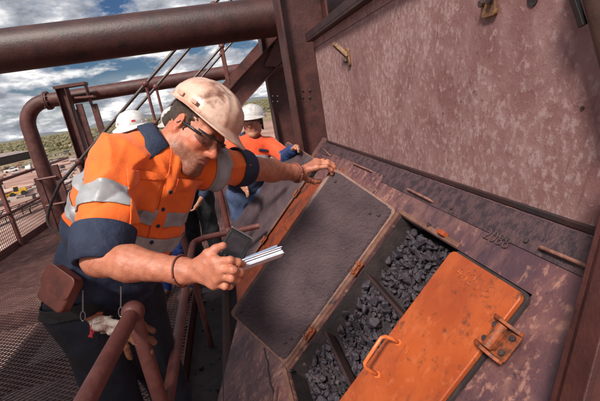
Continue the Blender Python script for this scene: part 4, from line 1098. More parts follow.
# ================================================================== PEOPLE
# ---- the man holding the lid --------------------------------------------------------
def hero():
    P = dict(neck=at(160, 150, 1.18), rsh=at(115, 163, 1.085), lsh=at(214, 166, 1.33), relb=at(100, 259, .955), rwr=at(190, 272, .88),
             lelb=at(256, 169, 1.47), lwr=at(298, 173, 1.63), pel=at(103, 283, 1.30))
    pel = P['pel']
    root = thing('person', 'man in dirty cream hard hat holding the lid up with one hand and a notebook', 'person', (pel[0], pel[1], 0))
    fw = RC @ nrm([.76, .53, -.37]); up = RC @ nrm([.57, -.82, -.05]); H = head_frame(fw, up); C = at(195, 132, 1.19); HS = .92
    # ---- skin: one surface
    yaw = math.atan2(1, .9) ; yaw = math.radians(-128)
    legs(P, pel, yaw, .10)
    s = body_sdf(P); 
    r, f, u = H; p = head_sdf(s, C, H, HS)
    nb = P['neck']; s.cap(nb - torso_frame(P)[2] * .03, p(0, -.022, -.045), .060, .058, .035); s.cap(nb, p(0, .02, -.075), .045, .035, .03)
    for x in (-1, 1): s.cap(p(x * .062, -.03, -.03), nb + torso_frame(P)[1] * .045 + torso_frame(P)[0] * .012 * x, .011, .012, .02)
    E1, W1 = P['relb'], P['rwr']; forearm(s, E1, W1, .0395, .0275)
    K = [at(216, 261, .835), at(220, 269, .832), at(219, 277, .838), at(214, 284, .85)]
    FI = [[at(230, 260.5, .822), at(238, 262, .835), at(243.5, 264, .85)], [at(233, 270, .815), at(240, 272.5, .832), at(244, 274, .85)],
          [at(231, 278, .822), at(237, 280, .84), at(239, 280, .86)], [at(225, 286, .838), at(230, 286.5, .852), at(232, 286, .868)]]
    TH = [at(200, 264, .865), at(208, 254, .85), at(215, 249.5, .848), at(223, 245.5, .852)]
    hand(s, at(194, 272, .872), K, FI, TH, rf=.0082, palm=.0145)
    E2, W2 = P['lelb'], P['lwr']; forearm(s, E2, W2, .042, .030)
    K2 = [at(317, 167.5, 1.640), at(319, 165, 1.668), at(318.5, 162.5, 1.695), at(316, 161, 1.715)]
    FI2 = [[at(326, 166.5, 1.635), at(331, 170, 1.650), at(332, 174, 1.662)], [at(328, 163.5, 1.663), at(334, 167, 1.672), at(335.5, 171.5, 1.68)],
           [at(327.5, 161.5, 1.69), at(333, 164.5, 1.70), at(335, 168, 1.705)], [at(323, 160.5, 1.71), at(328, 163, 1.72), at(330, 166, 1.725)]]
    TH2 = [at(303, 175, 1.64), at(308, 180, 1.66), at(314, 182, 1.69), at(320, 181, 1.71)]
    hand(s, at(301, 171.5, 1.645), K2, FI2, TH2, rf=.0088, palm=.0155)
    # tendons and veins relief, fine facial roughness
    fu = u.astype(f32); ff = f.astype(f32)
    s.post = lambda Q: (.0006 * np.sin(Q[:, 0] * 210 + 2 * np.sin(Q[:, 1] * 90)) * np.sin(Q[:, 2] * 190 + Q[:, 1] * 120)).astype(f32)
    lo, hi = bounds(s); me = nets(s, lo, hi, .0032, 'body')
    face_colour(me, C, H, (.50, .19, .115), stubble=.85, red=.6, sc=HS)
    V = verts(me); ca = me.color_attributes['tint']; a = np.empty(len(V) * 4, f32); ca.data.foreach_get('color', a); a = a.reshape(-1, 4)
    for W_, dirty, rr in ((P['rwr'], (.36, .135, .085), .17), (P['lwr'] + .0, (.32, .13, .085), .16)):
        w = np.clip(1.3 - np.linalg.norm(V - W_, axis=1) / rr, 0, 1)[:, None] * (.55 + .45 * np.sin(V[:, :1] * 160) * np.sin(V[:, 2:] * 140 + 2)); a[:, :3] = a[:, :3] * (1 - w) + np.array(dirty) * w
    ca.data.foreach_set('color', a.ravel())
    body = link('body', me, M['skin'], root)
    hair(C, H, M['hair'], root, HS, vox=.0035)
    helmet(C + f * -.002, H, M['helmet'], root, .885, cz=.073, peak=.042, label='cream hard hat smeared with brown grime')
    glasses(C, H, root, M['lens'], HS)
    # ---- shirt
    s, B, c = shirt_sdf(P, .945, .82, .50); Rt, Fr, A = B
    ops = s.ops; s.ell(c(.50, -.04, .02), (.155, .10, .22), B, .05)
    # loose shirt back hanging over the belt
    s.ell(c(.10, .01, .0), (.150, .115, .12), B, .05)
    s.post = folds(.0080, [(P['relb'] + (P['rsh'] - P['relb']) * .45, .10, P['relb'] - P['rsh'], 75), (P['rsh'], .13, nrm(P['rsh'] - P['neck']) + A, 60),
                           (P['lsh'] + A * -.05, .12, P['lelb'] - P['lsh'], 70), (c(.12, .1), .14, A, 85), (c(.45, .05, .14), .12, A + Rt * .5, 60), (P['lelb'], .12, P['lelb'] - P['lsh'], 75)], 1.55, 2)
    # neck opening
    nax = nrm(C - P['neck'] + f * -.02)
    s.cap(P['neck'] + nax * .035, P['neck'] + nax * .15, .054, .07, .012); s.ops[-1] = (*s.ops[-1][:6], -1)
    lo, hi = bounds(s); me = nets(s, lo, hi, .0042, 'shirt'); sh = link('shirt', me, M['hivis'], root)
    L_ = np.linalg.norm(P['neck'] - P['pel']); pel = P['pel']
    arms = lambda q, k: np.linalg.norm(np.cross(q - P[k + 'sh'], nrm(P[k + 'elb'] - P[k + 'sh']))) < .085 and (q - P[k + 'sh']) @ nrm(P[k + 'elb'] - P[k + 'sh']) > .045
    notarm = lambda q: not arms(q, 'r') and not arms(q, 'l')
    # band axis runs across the chest as in the photo (fitted tilt)
    def slab(p0, n, w): n = nrm(n); return [(p0 - n * w / 2, n), (p0 + n * w / 2, -n)]
    bn = nrm(A + Rt * -.05)
    b1 = c(.68, .10); b2 = c(.50, .10)
    cutout(sh, slab(b1, bn, .052), 'chest_tape', M['tape'], sh, test=notarm)
    cutout(sh, slab(b2, bn, .052), 'waist_tape', M['tape'], sh, test=notarm)
    cutout(sh, [(b2 - bn * .045, -bn)], 'navy_hem_panel', M['navy'], sh, test=notarm, off=.001, thick=.002)
    for k in 'rl':
        d = nrm(P[k + 'elb'] - P[k + 'sh']); ln = np.linalg.norm(P[k + 'elb'] - P[k + 'sh']); t0 = .30 if k == 'r' else .22
        on = lambda q, k=k: arms(q, k)
        cutout(sh, slab(P[k + 'sh'] + d * ln * (.46 if k == 'r' else -.06), d, .052), 'sleeve_tape', M['tape'], sh, test=lambda q, k=k, d=d: np.linalg.norm(np.cross(q - P[k + 'sh'], d)) < .10 and (k == 'l' and (q - P['lsh']) @ A > -.11 or (q - P['rsh']) @ d > .04))
        # rolled navy cuff
        e = P[k + 'elb']; cm = SDF(); t1, t2, rc = (.73, .90, .0785) if k == 'r' else (.45, .64, .073)
        cm.cap(P[k + 'sh'] + d * ln * t1, P[k + 'sh'] + d * ln * t2, rc, rc * .95, .01)
        cm.cap(P[k + 'sh'] + d * ln * (t2 + .12), P[k + 'sh'] + d * ln * (t2 + .6), rc * .62, rc * 1.6, .01); cm.ops[-1] = (*cm.ops[-1][:6], -1)
        cm.post = folds(.0022, [], 1.6, 4)
        lo, hi = bounds(cm); cmm = nets(cm, lo, hi, .0042, 'rolled_cuff'); bmc = bmesh.new(); bmc.from_mesh(cmm)
        bmesh.ops.bisect_plane(bmc, geom=bmc.verts[:] + bmc.edges[:] + bmc.faces[:], plane_co=Vector(P[k + 'sh'] + d * ln * t1), plane_no=Vector(d), clear_inner=True)
        bmc.to_mesh(cmm); bmc.free(); cu = link('rolled_cuff', cmm, M['navy'], sh); so = cu.modifiers.new('s', 'SOLIDIFY'); so.thickness = .006; so.offset = -1
    # vertical tape over the left shoulder
    # pockets, placket, buttons
    for x in (-.082, .070):
        pc = c(.84, .12, -x)
        cutout(sh, [(pc - Rt * .055, Rt), (pc + Rt * .055, -Rt), (pc - A * .062, A), (pc + A * .040, -A)], 'chest_pocket', M['hivis'], sh, off=.002, thick=.003, test=lambda q: (q - c(.6)) @ Fr > .05)
        cutout(sh, [(pc - Rt * .057, Rt), (pc + Rt * .057, -Rt), (pc + A * .018, nrm(A + Rt * .25)), (pc + A * .044, -A)], 'pocket_flap', M['hivis'], sh, off=.0055, thick=.003, test=lambda q: (q - c(.6)) @ Fr > .05)
    cutout(sh, [(c(.5, .1) - Rt * .017, Rt), (c(.5, .1) + Rt * .017, -Rt)], 'placket', M['hivis'], sh, off=.0035, thick=.002, test=lambda q: (q - c(.6)) @ Fr > .04 and (q - b2) @ bn > .028)
    V = verts(me)
    def surf(q):                              # nearest point of the shirt front to q
        i = int(np.argmin(((V - q) ** 2).sum(1))); return V[i]
    for t in (.86, .75, .64, .53, .455, .36, .265):
        q = surf(c(t, .14)) + Fr * .006; m = MB(); m.tube([q - Fr * .002, q + Fr * .003], .0062, 12); m.build('button', M['navy'], sh, bevel=.001)
    P2_ = dict(P); P2_['neck'] = P['neck'] + nax * .006; collar(P2_, P['neck'] + nax, M['navy'], sh, r0=.066, h=.032, open_=.62, flare=.020)
    # ---- trousers, belt
    s = trouser_sdf(P, .95); s.post = folds(.009, [(P['rhip'], .16, (0, 0, 1), 60), (P['lhip'], .16, (0, 0, 1), 60)], .8, 6)
    lo, hi = bounds(s); tr = link('trousers', nets(s, lo, hi, .006, 'trousers'), M['navydark'], root)
    zb = P['pel'][2] - .01
    bt = cutout(tr, [((0, 0, zb - .02), (0, 0, 1)), ((0, 0, zb + .02), (0, 0, -1))], 'belt', M['blackcloth'], tr, off=.004, thick=.004)
    # wrist bands
    for W_, E_, rr, t in ((P['rwr'], P['relb'], .034, .02), (P['lwr'], P['lelb'], .037, .012)):
        d = nrm(W_ - E_); q = W_ - d * t; u_ = nrm(np.cross(d, (0, 0, 1))); w_ = np.cross(d, u_); tilt = .25
        pts = [q + (u_ * math.cos(a) * 1.0 + w_ * math.sin(a)) * rr * 1.04 + d * math.sin(a) * rr * tilt for a in np.linspace(0, 2 * math.pi, 33)]
        m = MB(); m.tube(pts, .0022 if rr < .035 else .0055, 8); m.build('wristband', M['band'], root, smooth=True)
    # pouch on belt
    pc = at(66, 287, 1.08); ax_u = RC @ nrm([.45, -.9, -.0]); ax_r = RC @ nrm([.9, .45, -.3]); ax_n = nrm(np.cross(ax_r, ax_u)); ax_n = -ax_n if ax_n @ (CAMP - pc) < 0 else ax_n
    m = MB(); m.prism(rrect(-.052, .052, -.055, .050, .018), pc, ax_r, ax_u, ax_n, .035); po = m.build('belt_pouch', M['leather'], root, bevel=.008, seg=3)
    po['label'] = 'red brown leather belt pouch'
    m = MB(); m.prism(rrect(-.055, .055, -.012, .054, .018), pc + ax_n * .037, ax_r, ax_u, ax_n, .004); m.build('pouch_flap', M['leather'], po, bevel=.002)
    P['root'] = root
    return P
HP = hero()

# notebook and meter ------------------------------------------------------------------
def notebook():
    a, b = at(231, 268.5, .855), at(284, 250, .90); d = nrm(b - a); n = nrm(np.cross(d, RC @ np.array([.05, .25, 1.]))); sd = np.cross(n, d)   # sd runs away from viewer
    if sd @ (RC @ [0, 0, 1]) < 0: sd = -sd; 
    n = np.cross(sd, d); n = n if n @ (RC @ [0, -1, 0]) > 0 else -n
    ln = np.linalg.norm(b - a); t = thing('notebook', 'thin white folded notebook held between the fingers of the man', 'notebook', (a + b) / 2); W__ = .6
    def leaf(nm, off, th, mat, w=.085, open_=0., l0=0, l1=1.):
        sd2 = nrm(sd + n * open_); m = MB(); m.prism(rrect(ln * l0, ln * l1, 0, w * .55, .004), a + n * off, d, sd2, n, th); return m.build(nm, mat, t, bevel=.0006)
    leaf('cover', -.006, .002, M['white'], open_=-.02); leaf('pages', -.0035, .005, M['white'], .082, 0, .01, .985); leaf('page_block', .0035, .003, M['white'], .080, .10, .03, .97)
    leaf('cover', .0085, .0016, M['white'], .083, .20, 0, 1.)
    m = MB(); 
    m.tube([a + d * ln * .30 + n * .011 + sd * .004, a + d * ln * .92 + n * .016 + sd * .010], .0032, 10); m.build('pen', M['bluegrey'], t)
notebook()
def meter():
    c = at(235, 247, .90); ex = RC @ nrm([.80, .50, .25]); ey = RC @ nrm([.48, -.85, .10]); n = nrm(np.cross(ex, ey)); 
    if n @ (CAMP - c) < 0: n = -n
    ey = nrm(ey - ex * (ex @ ey)); t = thing('handheld_camera', 'black handheld device with a grey screen in the man\'s hand', 'device', c - n * .02)
    m = MB(); m.prism(rrect(-.030, .030, -.036, .034, .007), c - n * .022, ex, ey, n, .020); b = m.build('case', M['black'], t, bevel=.003, seg=3)
    m = MB(); m.prism(rrect(-.023, .022, -.012, .027, .003), c - n * .0015, ex, ey, n, .001); m.build('screen', M['screen'], t)
    m = MB(); m.prism([(-.030, .035), (.030, .035), (.030, .039), (-.030, .039)], c - n * .018, ex, ey, n, .012); m.build('silver_edge', M['metal'], t, bevel=.001)
    for i in range(4):
        m = MB(); q = c + ex * (-.022 + .011 * i) - ey * (.024 + .004 * (i % 2)) - n * .002; m.tube([q, q + n * .002], .0028, 8); m.build('button', M['metal'], t)
meter()
# gloves clipped to belt ---------------------------------------------------------------
def gloves():
    t = thing('work_gloves', 'stained white and tan leather gloves with a red cuff hanging at the belt', 'gloves', at(110, 325, 1.13))
    d0 = 1.12
    gr, gd, gn = RC @ [1, 0, 0], RC @ [0, 1, 0], RC @ [0, 0, 1]; Bg = np.array([nrm(gr + gd * .15), nrm(gd - gr * .15), gn])
    s = SDF(); s.ell(at(101, 325, d0), (.028, .022, .014), Bg, .01); s.ell(at(113, 327, d0), (.028, .020, .016), Bg, .012); s.cap(at(108, 322, d0 - .01), at(124, 326, d0 - .01), .010, .012, .01); s.post = folds(.0075, [], 4.5, 3)
    lo, hi = bounds(s); link('glove', nets(s, lo, hi, .003, 'glove'), M['glovewhite'], t)
    s = SDF(); s.ell(at(94, 326, d0), (.006, .024, .016), Bg, .01); s.post = folds(.004, [], 4, 5)
    lo, hi = bounds(s); link('cuff', nets(s, lo, hi, .0025, 'cuff'), M['glovered'], t)
    s = SDF(); s.ell(at(122, 332, d0), (.024, .022, .015), Bg, .012)
    for P_ in (((124, 327), (141, 326), (153, 330)), ((124, 331), (141, 335), (154, 342)), ((123, 334), (139, 343), (151, 352)), ((121, 336), (126, 347), (130, 357)), ((118, 334), (118, 344), (119, 351))):
        s.chain([at(*P_[0], d0), at(*P_[1], d0 - .012), at(*P_[2], d0 + .004)], [.012, .0105, .0095], .004)
    s.post = folds(.003, [], 4, 7)
    lo, hi = bounds(s); link('glove', nets(s, lo, hi, .003, 'glove'), M['gloveleather'], t)
    for (u, v) in ((121, 312), (83, 316)):
        c = at(u, v, 1.12); ex = RC @ [1, 0, 0]; ey = RC @ [0, 1, 0]
        m = MB(); pts = [c + ex * .007 * math.cos(a) + ey * .014 * math.sin(a) for a in np.linspace(0, 2 * math.pi, 21)]; m.tube(pts, .0018, 6); 
        m.tube([c - ey * .075, c - ey * .012], .0024, 8); m.build('snap_hook', M['metal'], t)
gloves()

# ---- the woman ----------------------------------------------------------------------
def woman():
    dz = 3.25
    P = dict(neck=at(252, 141, dz + .02), rsh=at(233, 147, dz - .06), lsh=at(270, 145, dz + .06), relb=at(223, 172, dz - .15), rwr=at(238, 182, dz - .28),
             lelb=at(284, 152, dz - .02), lwr=at(293, 150, dz - .18), pel=at(246, 188, dz + .12))
    root = thing('person', 'woman in jeans, red orange shirt and grey hard hat leaning behind the far lid', 'person', (P['pel'][0], P['pel'][1], 0))
    H = head_frame(RC @ nrm([-.16, .20, -.95]), RC @ nrm([-.08, -.96, -.2])); C = at(253, 123, dz - .02); r, f, u = H
    P['lelb'] = at(287, 158, dz - .02)
    legs(P, P['pel'], math.radians(165), .10)
    for k in ('rhip', 'lhip'): pass
    s = body_sdf(P, .85); p = head_sdf(s, C, H, .90, True, smile=.9); s.cap(P['neck'], p(0, -.02, -.06), .048, .048, .03)
    forearm(s, P['relb'], P['rwr'], .036, .026); forearm(s, P['lelb'], P['lwr'], .036, .026)
    relaxed_hand(s, P['rwr'], P['rwr'] - P['relb'], u, -f * .2 + u); relaxed_hand(s, P['lwr'], P['lwr'] - P['lelb'], f, u)
    lo, hi = bounds(s); me = nets(s, lo, hi, .0055, 'body'); face_colour(me, C, H, (.42, .20, .13), red=.0, lip=(.22, .06, .05), sc=.90); link('body', me, M['skin'], root)
    hair(C, H, M['blackhair'], root, .93, True, .006)
    helmet(C, H, M['helmetg'], root, .93, cz=.055, peak=.035); glasses(C, H, root, M['clearlens'], .90)
    s, B, c = shirt_sdf(P, .93, 1.0); Rt, Fr, A = B; s.post = folds(.006, [(P['lsh'], .1, P['lelb'] - P['lsh'], 60), (c(.3, .1), .15, A, 60)], .9, 8)
    s.cap(P['neck'] + Fr * .02, P['neck'] + A * .12 + Fr * .04, .05, .06, .01); s.ops[-1] = (*s.ops[-1][:6], -1)
    lo, hi = bounds(s); sh = link('shirt', nets(s, lo, hi, .0065, 'shirt'), M['hivis_red'], root)
    slab = lambda p0, n, w: [(p0 - n * w / 2, n), (p0 + n * w / 2, -n)]
    arms = lambda q, k: np.linalg.norm(np.cross(q - P[k + 'sh'], nrm(P[k + 'elb'] - P[k + 'sh']))) < .085 and (q - P[k + 'sh']) @ nrm(P[k + 'elb'] - P[k + 'sh']) > .02
    notarm = lambda q: not arms(q, 'r') and not arms(q, 'l')
    cutout(sh, slab(c(.70, .1), A, .06), 'chest_tape', M['tape'], sh, off=.003, test=notarm)
    cutout(sh, [(c(.70, .1) - A * .032, -A)], 'navy_hem_panel', M['navy'], sh, off=.002, test=notarm)
    for k in 'rl':
        d = nrm(P[k + 'elb'] - P[k + 'sh']); ln = np.linalg.norm(P[k + 'elb'] - P[k + 'sh'])
        if k == 'r': cutout(sh, slab(P[k + 'sh'] + d * ln * .55, d, .055), 'sleeve_tape', M['tape'], sh, off=.003, test=lambda q: arms(q, 'r'))
        cm = SDF(); cm.cap(P[k + 'sh'] + d * ln * .82, P[k + 'sh'] + d * ln * 1.0, .064, .060, .01); cm.cap(P[k + 'elb'], P[k + 'wr'], .055, .045, .03); cm.post = folds(.005, [(P[k + 'elb'], .1, d, 90)], 1.5, 4)
        lo, hi = bounds(cm); link('navy_sleeve', nets(cm, lo, hi, .0065, 'navy_sleeve'), M['navy'] if k == 'r' else material('bright_blue_cloth', (.012, .05, .17), (.008, .025, .09), 30, .4, .6, .7, .3, 60), sh)
    pc = c(.86, .11, -.075); cutout(sh, [(pc - Rt * .045, Rt), (pc + Rt * .045, -Rt), (pc - A * .005, A), (pc + A * .014, -A)], 'navy_pocket_flap', M['navy'], sh, off=.004, test=lambda q: (q - c(.5)) @ Fr > .04)
    P3_ = dict(P); P3_['neck'] = P['neck'] + A * .030; collar(P3_, P['neck'] + A * .1 + Fr * .03, M['navy'], sh, r0=.068, h=.03, open_=.7, flare=.03)
    s = trouser_sdf(P, .95); s.post = folds(.005, [], .9, 9); lo, hi = bounds(s); link('jeans', nets(s, lo, hi, .009, 'jeans'), M['jeans'], root)
    boots(P, M['boot'], root)
woman()
# ---- two more workers behind ------------------------------------------------------------
def worker(x, y, yaw, hh, hmat, shirt, trous, bootm, label, stickers=False, tapes=True, helm_at=None, fwdpitch=-.1, lean=0.):
    R2 = np.array([math.cos(yaw), math.sin(yaw), 0]); F2 = np.array([-math.sin(yaw), math.cos(yaw), 0]); b = np.array([x, y, 0]); U = np.array([0, 0, 1.])
    C = b + U * (hh - .12) + F2 * lean; P = dict(neck=C - U * .17 - F2 * .03, pel=b + U * .98)
    P['rsh'] = P['neck'] + R2 * .19 - U * .04; P['lsh'] = P['neck'] - R2 * .19 - U * .04
    P['relb'] = P['rsh'] + R2 * .06 - U * .28 + F2 * .02; P['lelb'] = P['lsh'] - R2 * .06 - U * .28 + F2 * .02
    P['rwr'] = P['relb'] - U * .18 + F2 * .17 - R2 * .05; P['lwr'] = P['lelb'] - U * .18 + F2 * .17 + R2 * .05
    root = thing('person', label, 'person', b); H = head_frame(F2 + U * fwdpitch, U); legs(P, P['pel'], yaw, .13)
    s = body_sdf(P); p = head_sdf(s, C, H); s.cap(P['neck'], p(0, -.02, -.06), .056, .056, .03)
    for k in 'rl': forearm(s, P[k + 'elb'], P[k + 'wr']); relaxed_hand(s, P[k + 'wr'], P[k + 'wr'] - P[k + 'elb'], F2, R2 if k == 'r' else -R2)
    lo, hi = bounds(s); me = nets(s, lo, hi, .008, 'body'); face_colour(me, C, H, (.35, .17, .11)); link('body', me, M['skin'], root)
    hair(C, H, M['blackhair'], root, vox=.008); ho = helmet(C, H, hmat, root, 1.0, cz=.04)
    if stickers:
        for (a, z, w, h) in ((2.35, .035, .03, .014), (1.15, .030, .026, .013), (-2.2, .035, .03, .013)):
            m = MB(); n_ = nrm(H[0] * math.cos(a) / .116 + H[1] * math.sin(a) / .138 + H[2] * .2 / .112)
            q = C + H[2] * .04 + H[0] * .1165 * math.cos(a) * .965 + H[1] * .139 * math.sin(a) * .965 + H[2] * z; tx = nrm(np.cross(H[2], n_)); m.obox(q + n_ * .001, tx * w / 2, np.cross(n_, tx) * h / 2, n_ * .002); m.build('sticker', M['red'], ho)
    s, B, c = shirt_sdf(P, 1.0, 1.02); s.post = folds(.006, [], .9, 1); lo, hi = bounds(s); sh = link('shirt', nets(s, lo, hi, .009, 'shirt'), shirt, root)
    cutout(sh, [(c(.45) - U * .03, U), (c(.45) + U * .03, -U)], 'chest_tape', M['tape'], sh, off=.004)
    for k in 'rl':
        cm = SDF(); cm.cap(P[k + 'elb'], P[k + 'wr'] - nrm(P[k + 'wr'] - P[k + 'elb']) * .02, .052, .044, .03); lo, hi = bounds(cm); link('long_sleeve', nets(cm, lo, hi, .009, 'long_sleeve'), M['navy'], sh)
    s = trouser_sdf(P, 1.05); s.post = folds(.007, [(P['rkn'], .12, (0, 0, 1), 60), (P['lkn'], .12, (0, 0, 1), 60)], .9, 2); lo, hi = bounds(s); tr = link('trousers', nets(s, lo, hi, .009, 'trousers'), trous, root)
    if tapes:
        for k in 'rl':
            for dz_, w_, mt in ((.12, .035, M['lime']), (.155, .03, M['tape']), (.19, .035, M['lime'])):
                z = P[k + 'kn'][2] + dz_; cutout(tr, [((0, 0, z - w_ / 2), U), ((0, 0, z + w_ / 2), -U)], 'leg_tape', mt, tr, off=.003, thick=.002, test=lambda q, k=k: (np.hypot(*(q - P[k + 'kn'])[:2]) < .14) and abs((q - P['pel']) @ R2) > .0 and ((q - P['pel']) @ R2 > 0) == (k == 'r'))
    boots(P, bootm, root)
worker(-.75, 3.52, math.radians(160), 1.70, M['helmetw'], M['hivis'], M['blue'], M['boot'], 'worker in bright blue trousers and white helmet with red stickers, mostly hidden behind the man', stickers=True)
worker(-.42, 3.75, math.radians(150), 1.68, M['helmetg'], M['hivis'], M['blackcloth'], M['boot'], 'worker in black trousers almost wholly hidden behind the man', tapes=False)

# ================================================================== YARD FAR BELOW
def gnd(u, v): r = ray(u, v); return (r / r[2] * (GZ - ZC) + CAMP)[:2]
ym = material('yellow_machine_paint', (.65, .38, .02), (.5, .26, .02), 2, .4, .6, .5, 0)
tm = material('dark_tyre', (.02, .02, .02), rough=.9, bump=0); gl = material('cab_glass', (.02, .03, .04), rough=.1, bump=0)
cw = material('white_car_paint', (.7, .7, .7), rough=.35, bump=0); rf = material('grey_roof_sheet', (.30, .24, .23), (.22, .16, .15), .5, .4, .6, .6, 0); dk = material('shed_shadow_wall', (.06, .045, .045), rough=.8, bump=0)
def place(root, x, y, rz): root.location = (x, y, GZ); root.rotation_euler = (0, 0, rz)
def lpart(name, mb, mat, root, bevel=0):
    o = link(name, mb.mesh(name), mat); o.parent = root
    if bevel: b = o.modifiers.new('b', 'BEVEL'); b.width = bevel; b.segments = 2
    return o
def wheels(root, pts, r, w):
    for x, y in pts:
        m = MB(); m.tube([(x, y - w / 2, r), (x, y + w / 2, r)], r, 18); lpart('wheel', m, tm, root, .05)
def loader():
    x, y = gnd(18, 196); t = thing('wheel_loader', 'yellow wheel loader parked on the red yard below the railing', 'loader', (0, 0, 0))
    m = MB(); m.prism([(-3.2, 1.0), (-3.2, 2.2), (-2.8, 2.5), (-.9, 2.5), (-.9, 1.6), (1.2, 1.5), (1.2, .9)], (0, -1.1, 0), (1, 0, 0), (0, 0, 1), (0, 1, 0), 2.2); lpart('body', m, ym, t, .08)
    m = MB(); m.prism([(-.9, 2.0), (-.8, 3.4), (.5, 3.4), (.7, 2.0)], (0, -.75, 0), (1, 0, 0), (0, 0, 1), (0, 1, 0), 1.5); c = lpart('cab', m, gl, t, .06)
    m = MB(); m.box(-.9, .65, -.85, .85, 3.41, 3.52); lpart('cab_roof', m, ym, t, .03)
    for s in (-.6, .6): m = MB(); m.bar((.8, s, 1.8), (3.2, s, .9), .25, .4); lpart('arm', m, ym, t)
    m = MB(); m.prism([(3.1, .2), (4.2, .15), (4.25, .3), (3.5, .5), (3.3, 1.3), (3.1, 1.3)], (0, -1.4, 0), (1, 0, 0), (0, 0, 1), (0, 1, 0), 2.8); lpart('bucket', m, ym, t)
    wheels(t, [(-2.1, -1.2), (-2.1, 1.2), (1.3, -1.2), (1.3, 1.2)], .85, .6); t.scale = (.62, .62, .62); place(t, x, y, math.radians(200))
loader()
def pickup(root):
    m = MB(); m.prism([(-2.5, .5), (-2.5, 1.1), (-.6, 1.15), (-.4, 1.75), (.9, 1.75), (1.4, 1.15), (2.5, 1.0), (2.5, .5)], (0, -.9, 0), (1, 0, 0), (0, 0, 1), (0, 1, 0), 1.8); lpart('body', m, cw, root, .06)
    m = MB(); m.prism([(-.52, 1.2), (-.36, 1.68), (.85, 1.68), (1.25, 1.2)], (0, -.91, 0), (1, 0, 0), (0, 0, 1), (0, 1, 0), 1.82); lpart('window', m, gl, root)
    wheels(root, [(-1.6, -.85), (-1.6, .85), (1.6, -.85), (1.6, .85)], .4, .25)
def clone(t, label=None, group=None):
    c = t.copy(); COL.objects.link(c)
    for ch in list(t.children): q = ch.copy(); COL.objects.link(q); q.parent = c
    if label: c['label'] = label
    if group: c['group'] = group
    return c
pk = thing('pickup_truck', 'white pickup truck parked far off in the yard rows', 'pickup', (0, 0, 0), 'white pickups in the yard'); pickup(pk)
for i, (u, v, rz) in enumerate(((12, 172, .4), (29, 170, 1.9), (43, 163, .6))):
    t = pk if i == 0 else clone(pk); x, y = gnd(u, v); place(t, x, y, rz); t['label'] = 'white pickup truck in the far yard, %s of the three' % ('leftmost', 'middle', 'rightmost')[i]
# long shed
def shed():
    a, b = np.array(gnd(-30, 173)), np.array(gnd(31, 158.5)); t = thing('long_shed', 'long low shed with a pale grey roof at the edge of the yard', 'shed', (*((a + b) / 2), GZ))
    d = (b - a) / np.linalg.norm(b - a); n = np.array([-d[1], d[0]]); L_ = np.linalg.norm(b - a); n = n if n[1] > 0 else -n
    ex = (*d, 0); ey = (*n, 0)
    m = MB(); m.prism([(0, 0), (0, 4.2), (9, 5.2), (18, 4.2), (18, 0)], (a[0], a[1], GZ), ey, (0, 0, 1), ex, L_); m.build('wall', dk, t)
    m = MB(); m.prism([(-.6, 4.25), (9, 5.5), (18.6, 4.25), (18.6, 4.4), (9, 5.7), (-.6, 4.4)], (a[0] - d[0], a[1] - d[1], GZ), ey, (0, 0, 1), ex, L_ + 2); m.build('roof', rf, t)
shed()
# crates, drums and scrap lying in rows
cols = [material('scrap_rust', (.20, .09, .06), rough=.8, bump=0), material('scrap_grey', (.32, .28, .27), rough=.7, bump=0), material('scrap_pale', (.34, .26, .22), rough=.7, bump=0), material('scrap_dark', (.06, .045, .045), rough=.8, bump=0), cw]
def yard():
    gz = []
    for i in range(5):
        m = MB()
        for k in range(110 if i < 4 else 4):
            u = rng.uniform(-10, 120); row = rng.integers(0, 7); v = 203 - row * 6.5 - u * .165 + rng.normal() * 1.3
            if v > 232 - u * .4 or (u < 34 and 1 < row < 4 and u > 2): continue
            x, y = gnd(u, v); sx, sy, sz = rng.uniform(.3, 1.8), rng.uniform(.3, .8), rng.uniform(.25, 1.0); a = rng.uniform(0, 3.1)
            if rng.random() < .3: m.tube([(x - math.cos(a) * sx, y - math.sin(a) * sx, GZ + sz * .5), (x + math.cos(a) * sx, y + math.sin(a) * sx, GZ + sz * .5)], sz * .5, 8)
            else: m.obox((x, y, GZ + sz / 2), (sx * math.cos(a), sx * math.sin(a), 0), (-sy * math.sin(a), sy * math.cos(a), 0), (0, 0, sz / 2))
        m.build('scrap', cols[i], kind='stuff', label='rows of scrap steel, drums and plant parts laid out across the red yard', cat='scrap')
yard()
def conveyor():
    a, b = np.array(gnd(-25, 236)), np.array(gnd(130, 172)); t = thing('conveyor', 'long dark lattice sided conveyor running across the yard below the railing', 'conveyor', (*((a + b) / 2), GZ))
    d = (b - a) / np.linalg.norm(b - a); n = np.array([-d[1], d[0]]); L_ = np.linalg.norm(b - a); m = MB(); k = int(L_ / 1.6); q = MB()
    for i in range(k):
        p = a + d * i * 1.6; p2 = a + d * (i + 1) * 1.6
        for s in (-.7, .7):
            o = n * s; q.bar((*(p + o), GZ + .9), (*(p2 + o), GZ + 1.9), .07, .07); q.bar((*(p2 + o), GZ + .9), (*(p2 + o), GZ + 1.9), .07, .07)
        if i % 3 == 0:
            for s in (-.7, .7): q.bar((*(p + n * s), GZ - .1), (*(p + n * s), GZ + 1), .12, .12, up=(1, 0, 0))
    for s in (-.7, .7):
        for z in (.9, 1.9): m.bar((*(a + n * s), GZ + z), (*(b + n * s), GZ + z), .12, .12)
    m.build('rail', M['darksteel'], t); q.build('lattice', M['darksteel'], t)
    m = MB(); m.bar((*a, GZ + 1.3), (*b, GZ + 1.3), 1.1, .12); m.build('belt', M['dark'], t)
conveyor()
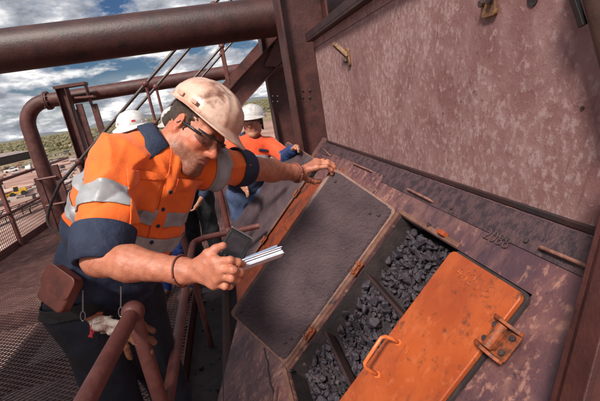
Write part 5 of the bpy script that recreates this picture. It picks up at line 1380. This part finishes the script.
# pale haul road
rm_ = material('pale_dirt_road', (.50, .36, .30), (.40, .26, .21), .3, .4, .6, .95, 0)
def road(pts, w, name='road', z=.05):
    P_ = curve_pts([(*gnd(u, v), 0) for u, v in pts], 8); vs = []; fs = []
    for i, p in enumerate(P_):
        d = P_[min(i + 1, len(P_) - 1)] - P_[max(i - 1, 0)]; d /= np.linalg.norm(d); n = np.array([-d[1], d[0], 0]); vs += [p + n * w / 2 + [0, 0, GZ + z], p - n * w / 2 + [0, 0, GZ + z]]
    for i in range(len(P_) - 1): fs.append((2 * i, 2 * i + 1, 2 * i + 3, 2 * i + 2))
    m = MB(); m.add(vs, fs); m.build(name, rm_, kind='structure')
road([(-60, 205), (10, 190), (60, 180), (130, 166)], 9); road([(-60, 168), (30, 151.5), (110, 139), (260, 114)], 16, z=.09); road([(-20, 262), (40, 236), (90, 215), (150, 190)], 5, z=.13)
# tree-sized bushes at the edge of the yard
def bush_tree(i, u, v, h):
    x, y = gnd(u, v); t = thing('bushy_tree', 'rounded green tree at the far edge of the yard', 'tree', (0, 0, 0), 'trees edging the yard'); 
    m = MB(); m.tube([(0, 0, 0), (.1, 0, h * .5), (.0, .1, h * .7)], [.22, .15, .08], 8); lpart('trunk', m, M['leather'], t)
    m = MB()
    for k in range(420):
        q = nrm(rng.normal(size=3)) * rng.uniform(.6, 1) ** .5 * (h * .5, h * .5, h * .36) + (0, 0, h * .68); q *= 1 + .15 * math.sin(k)
        d1_, d2_ = nrm(rng.normal(size=3)), nrm(rng.normal(size=3)); s = h * .06; m.add([q - d1_ * s - d2_ * s, q + d1_ * s - d2_ * s, q + d1_ * s + d2_ * s, q - d1_ * s + d2_ * s], [(0, 1, 2, 3)])
    lpart('crown', m, leafm, t); place(t, x, y, i); return t
bt_ = bush_tree(0, 60, 148, 4)
for i, (u, v) in enumerate(((48, 148), (40, 151), (75, 143), (105, 139), (18, 153), (240, 116), (228, 118), (5, 157), (88, 142))):
    t = clone(bt_); x, y = gnd(u, v); s = rng.uniform(.35, .8); t.scale = (s, s, s); place(t, x, y, i * 1.3)
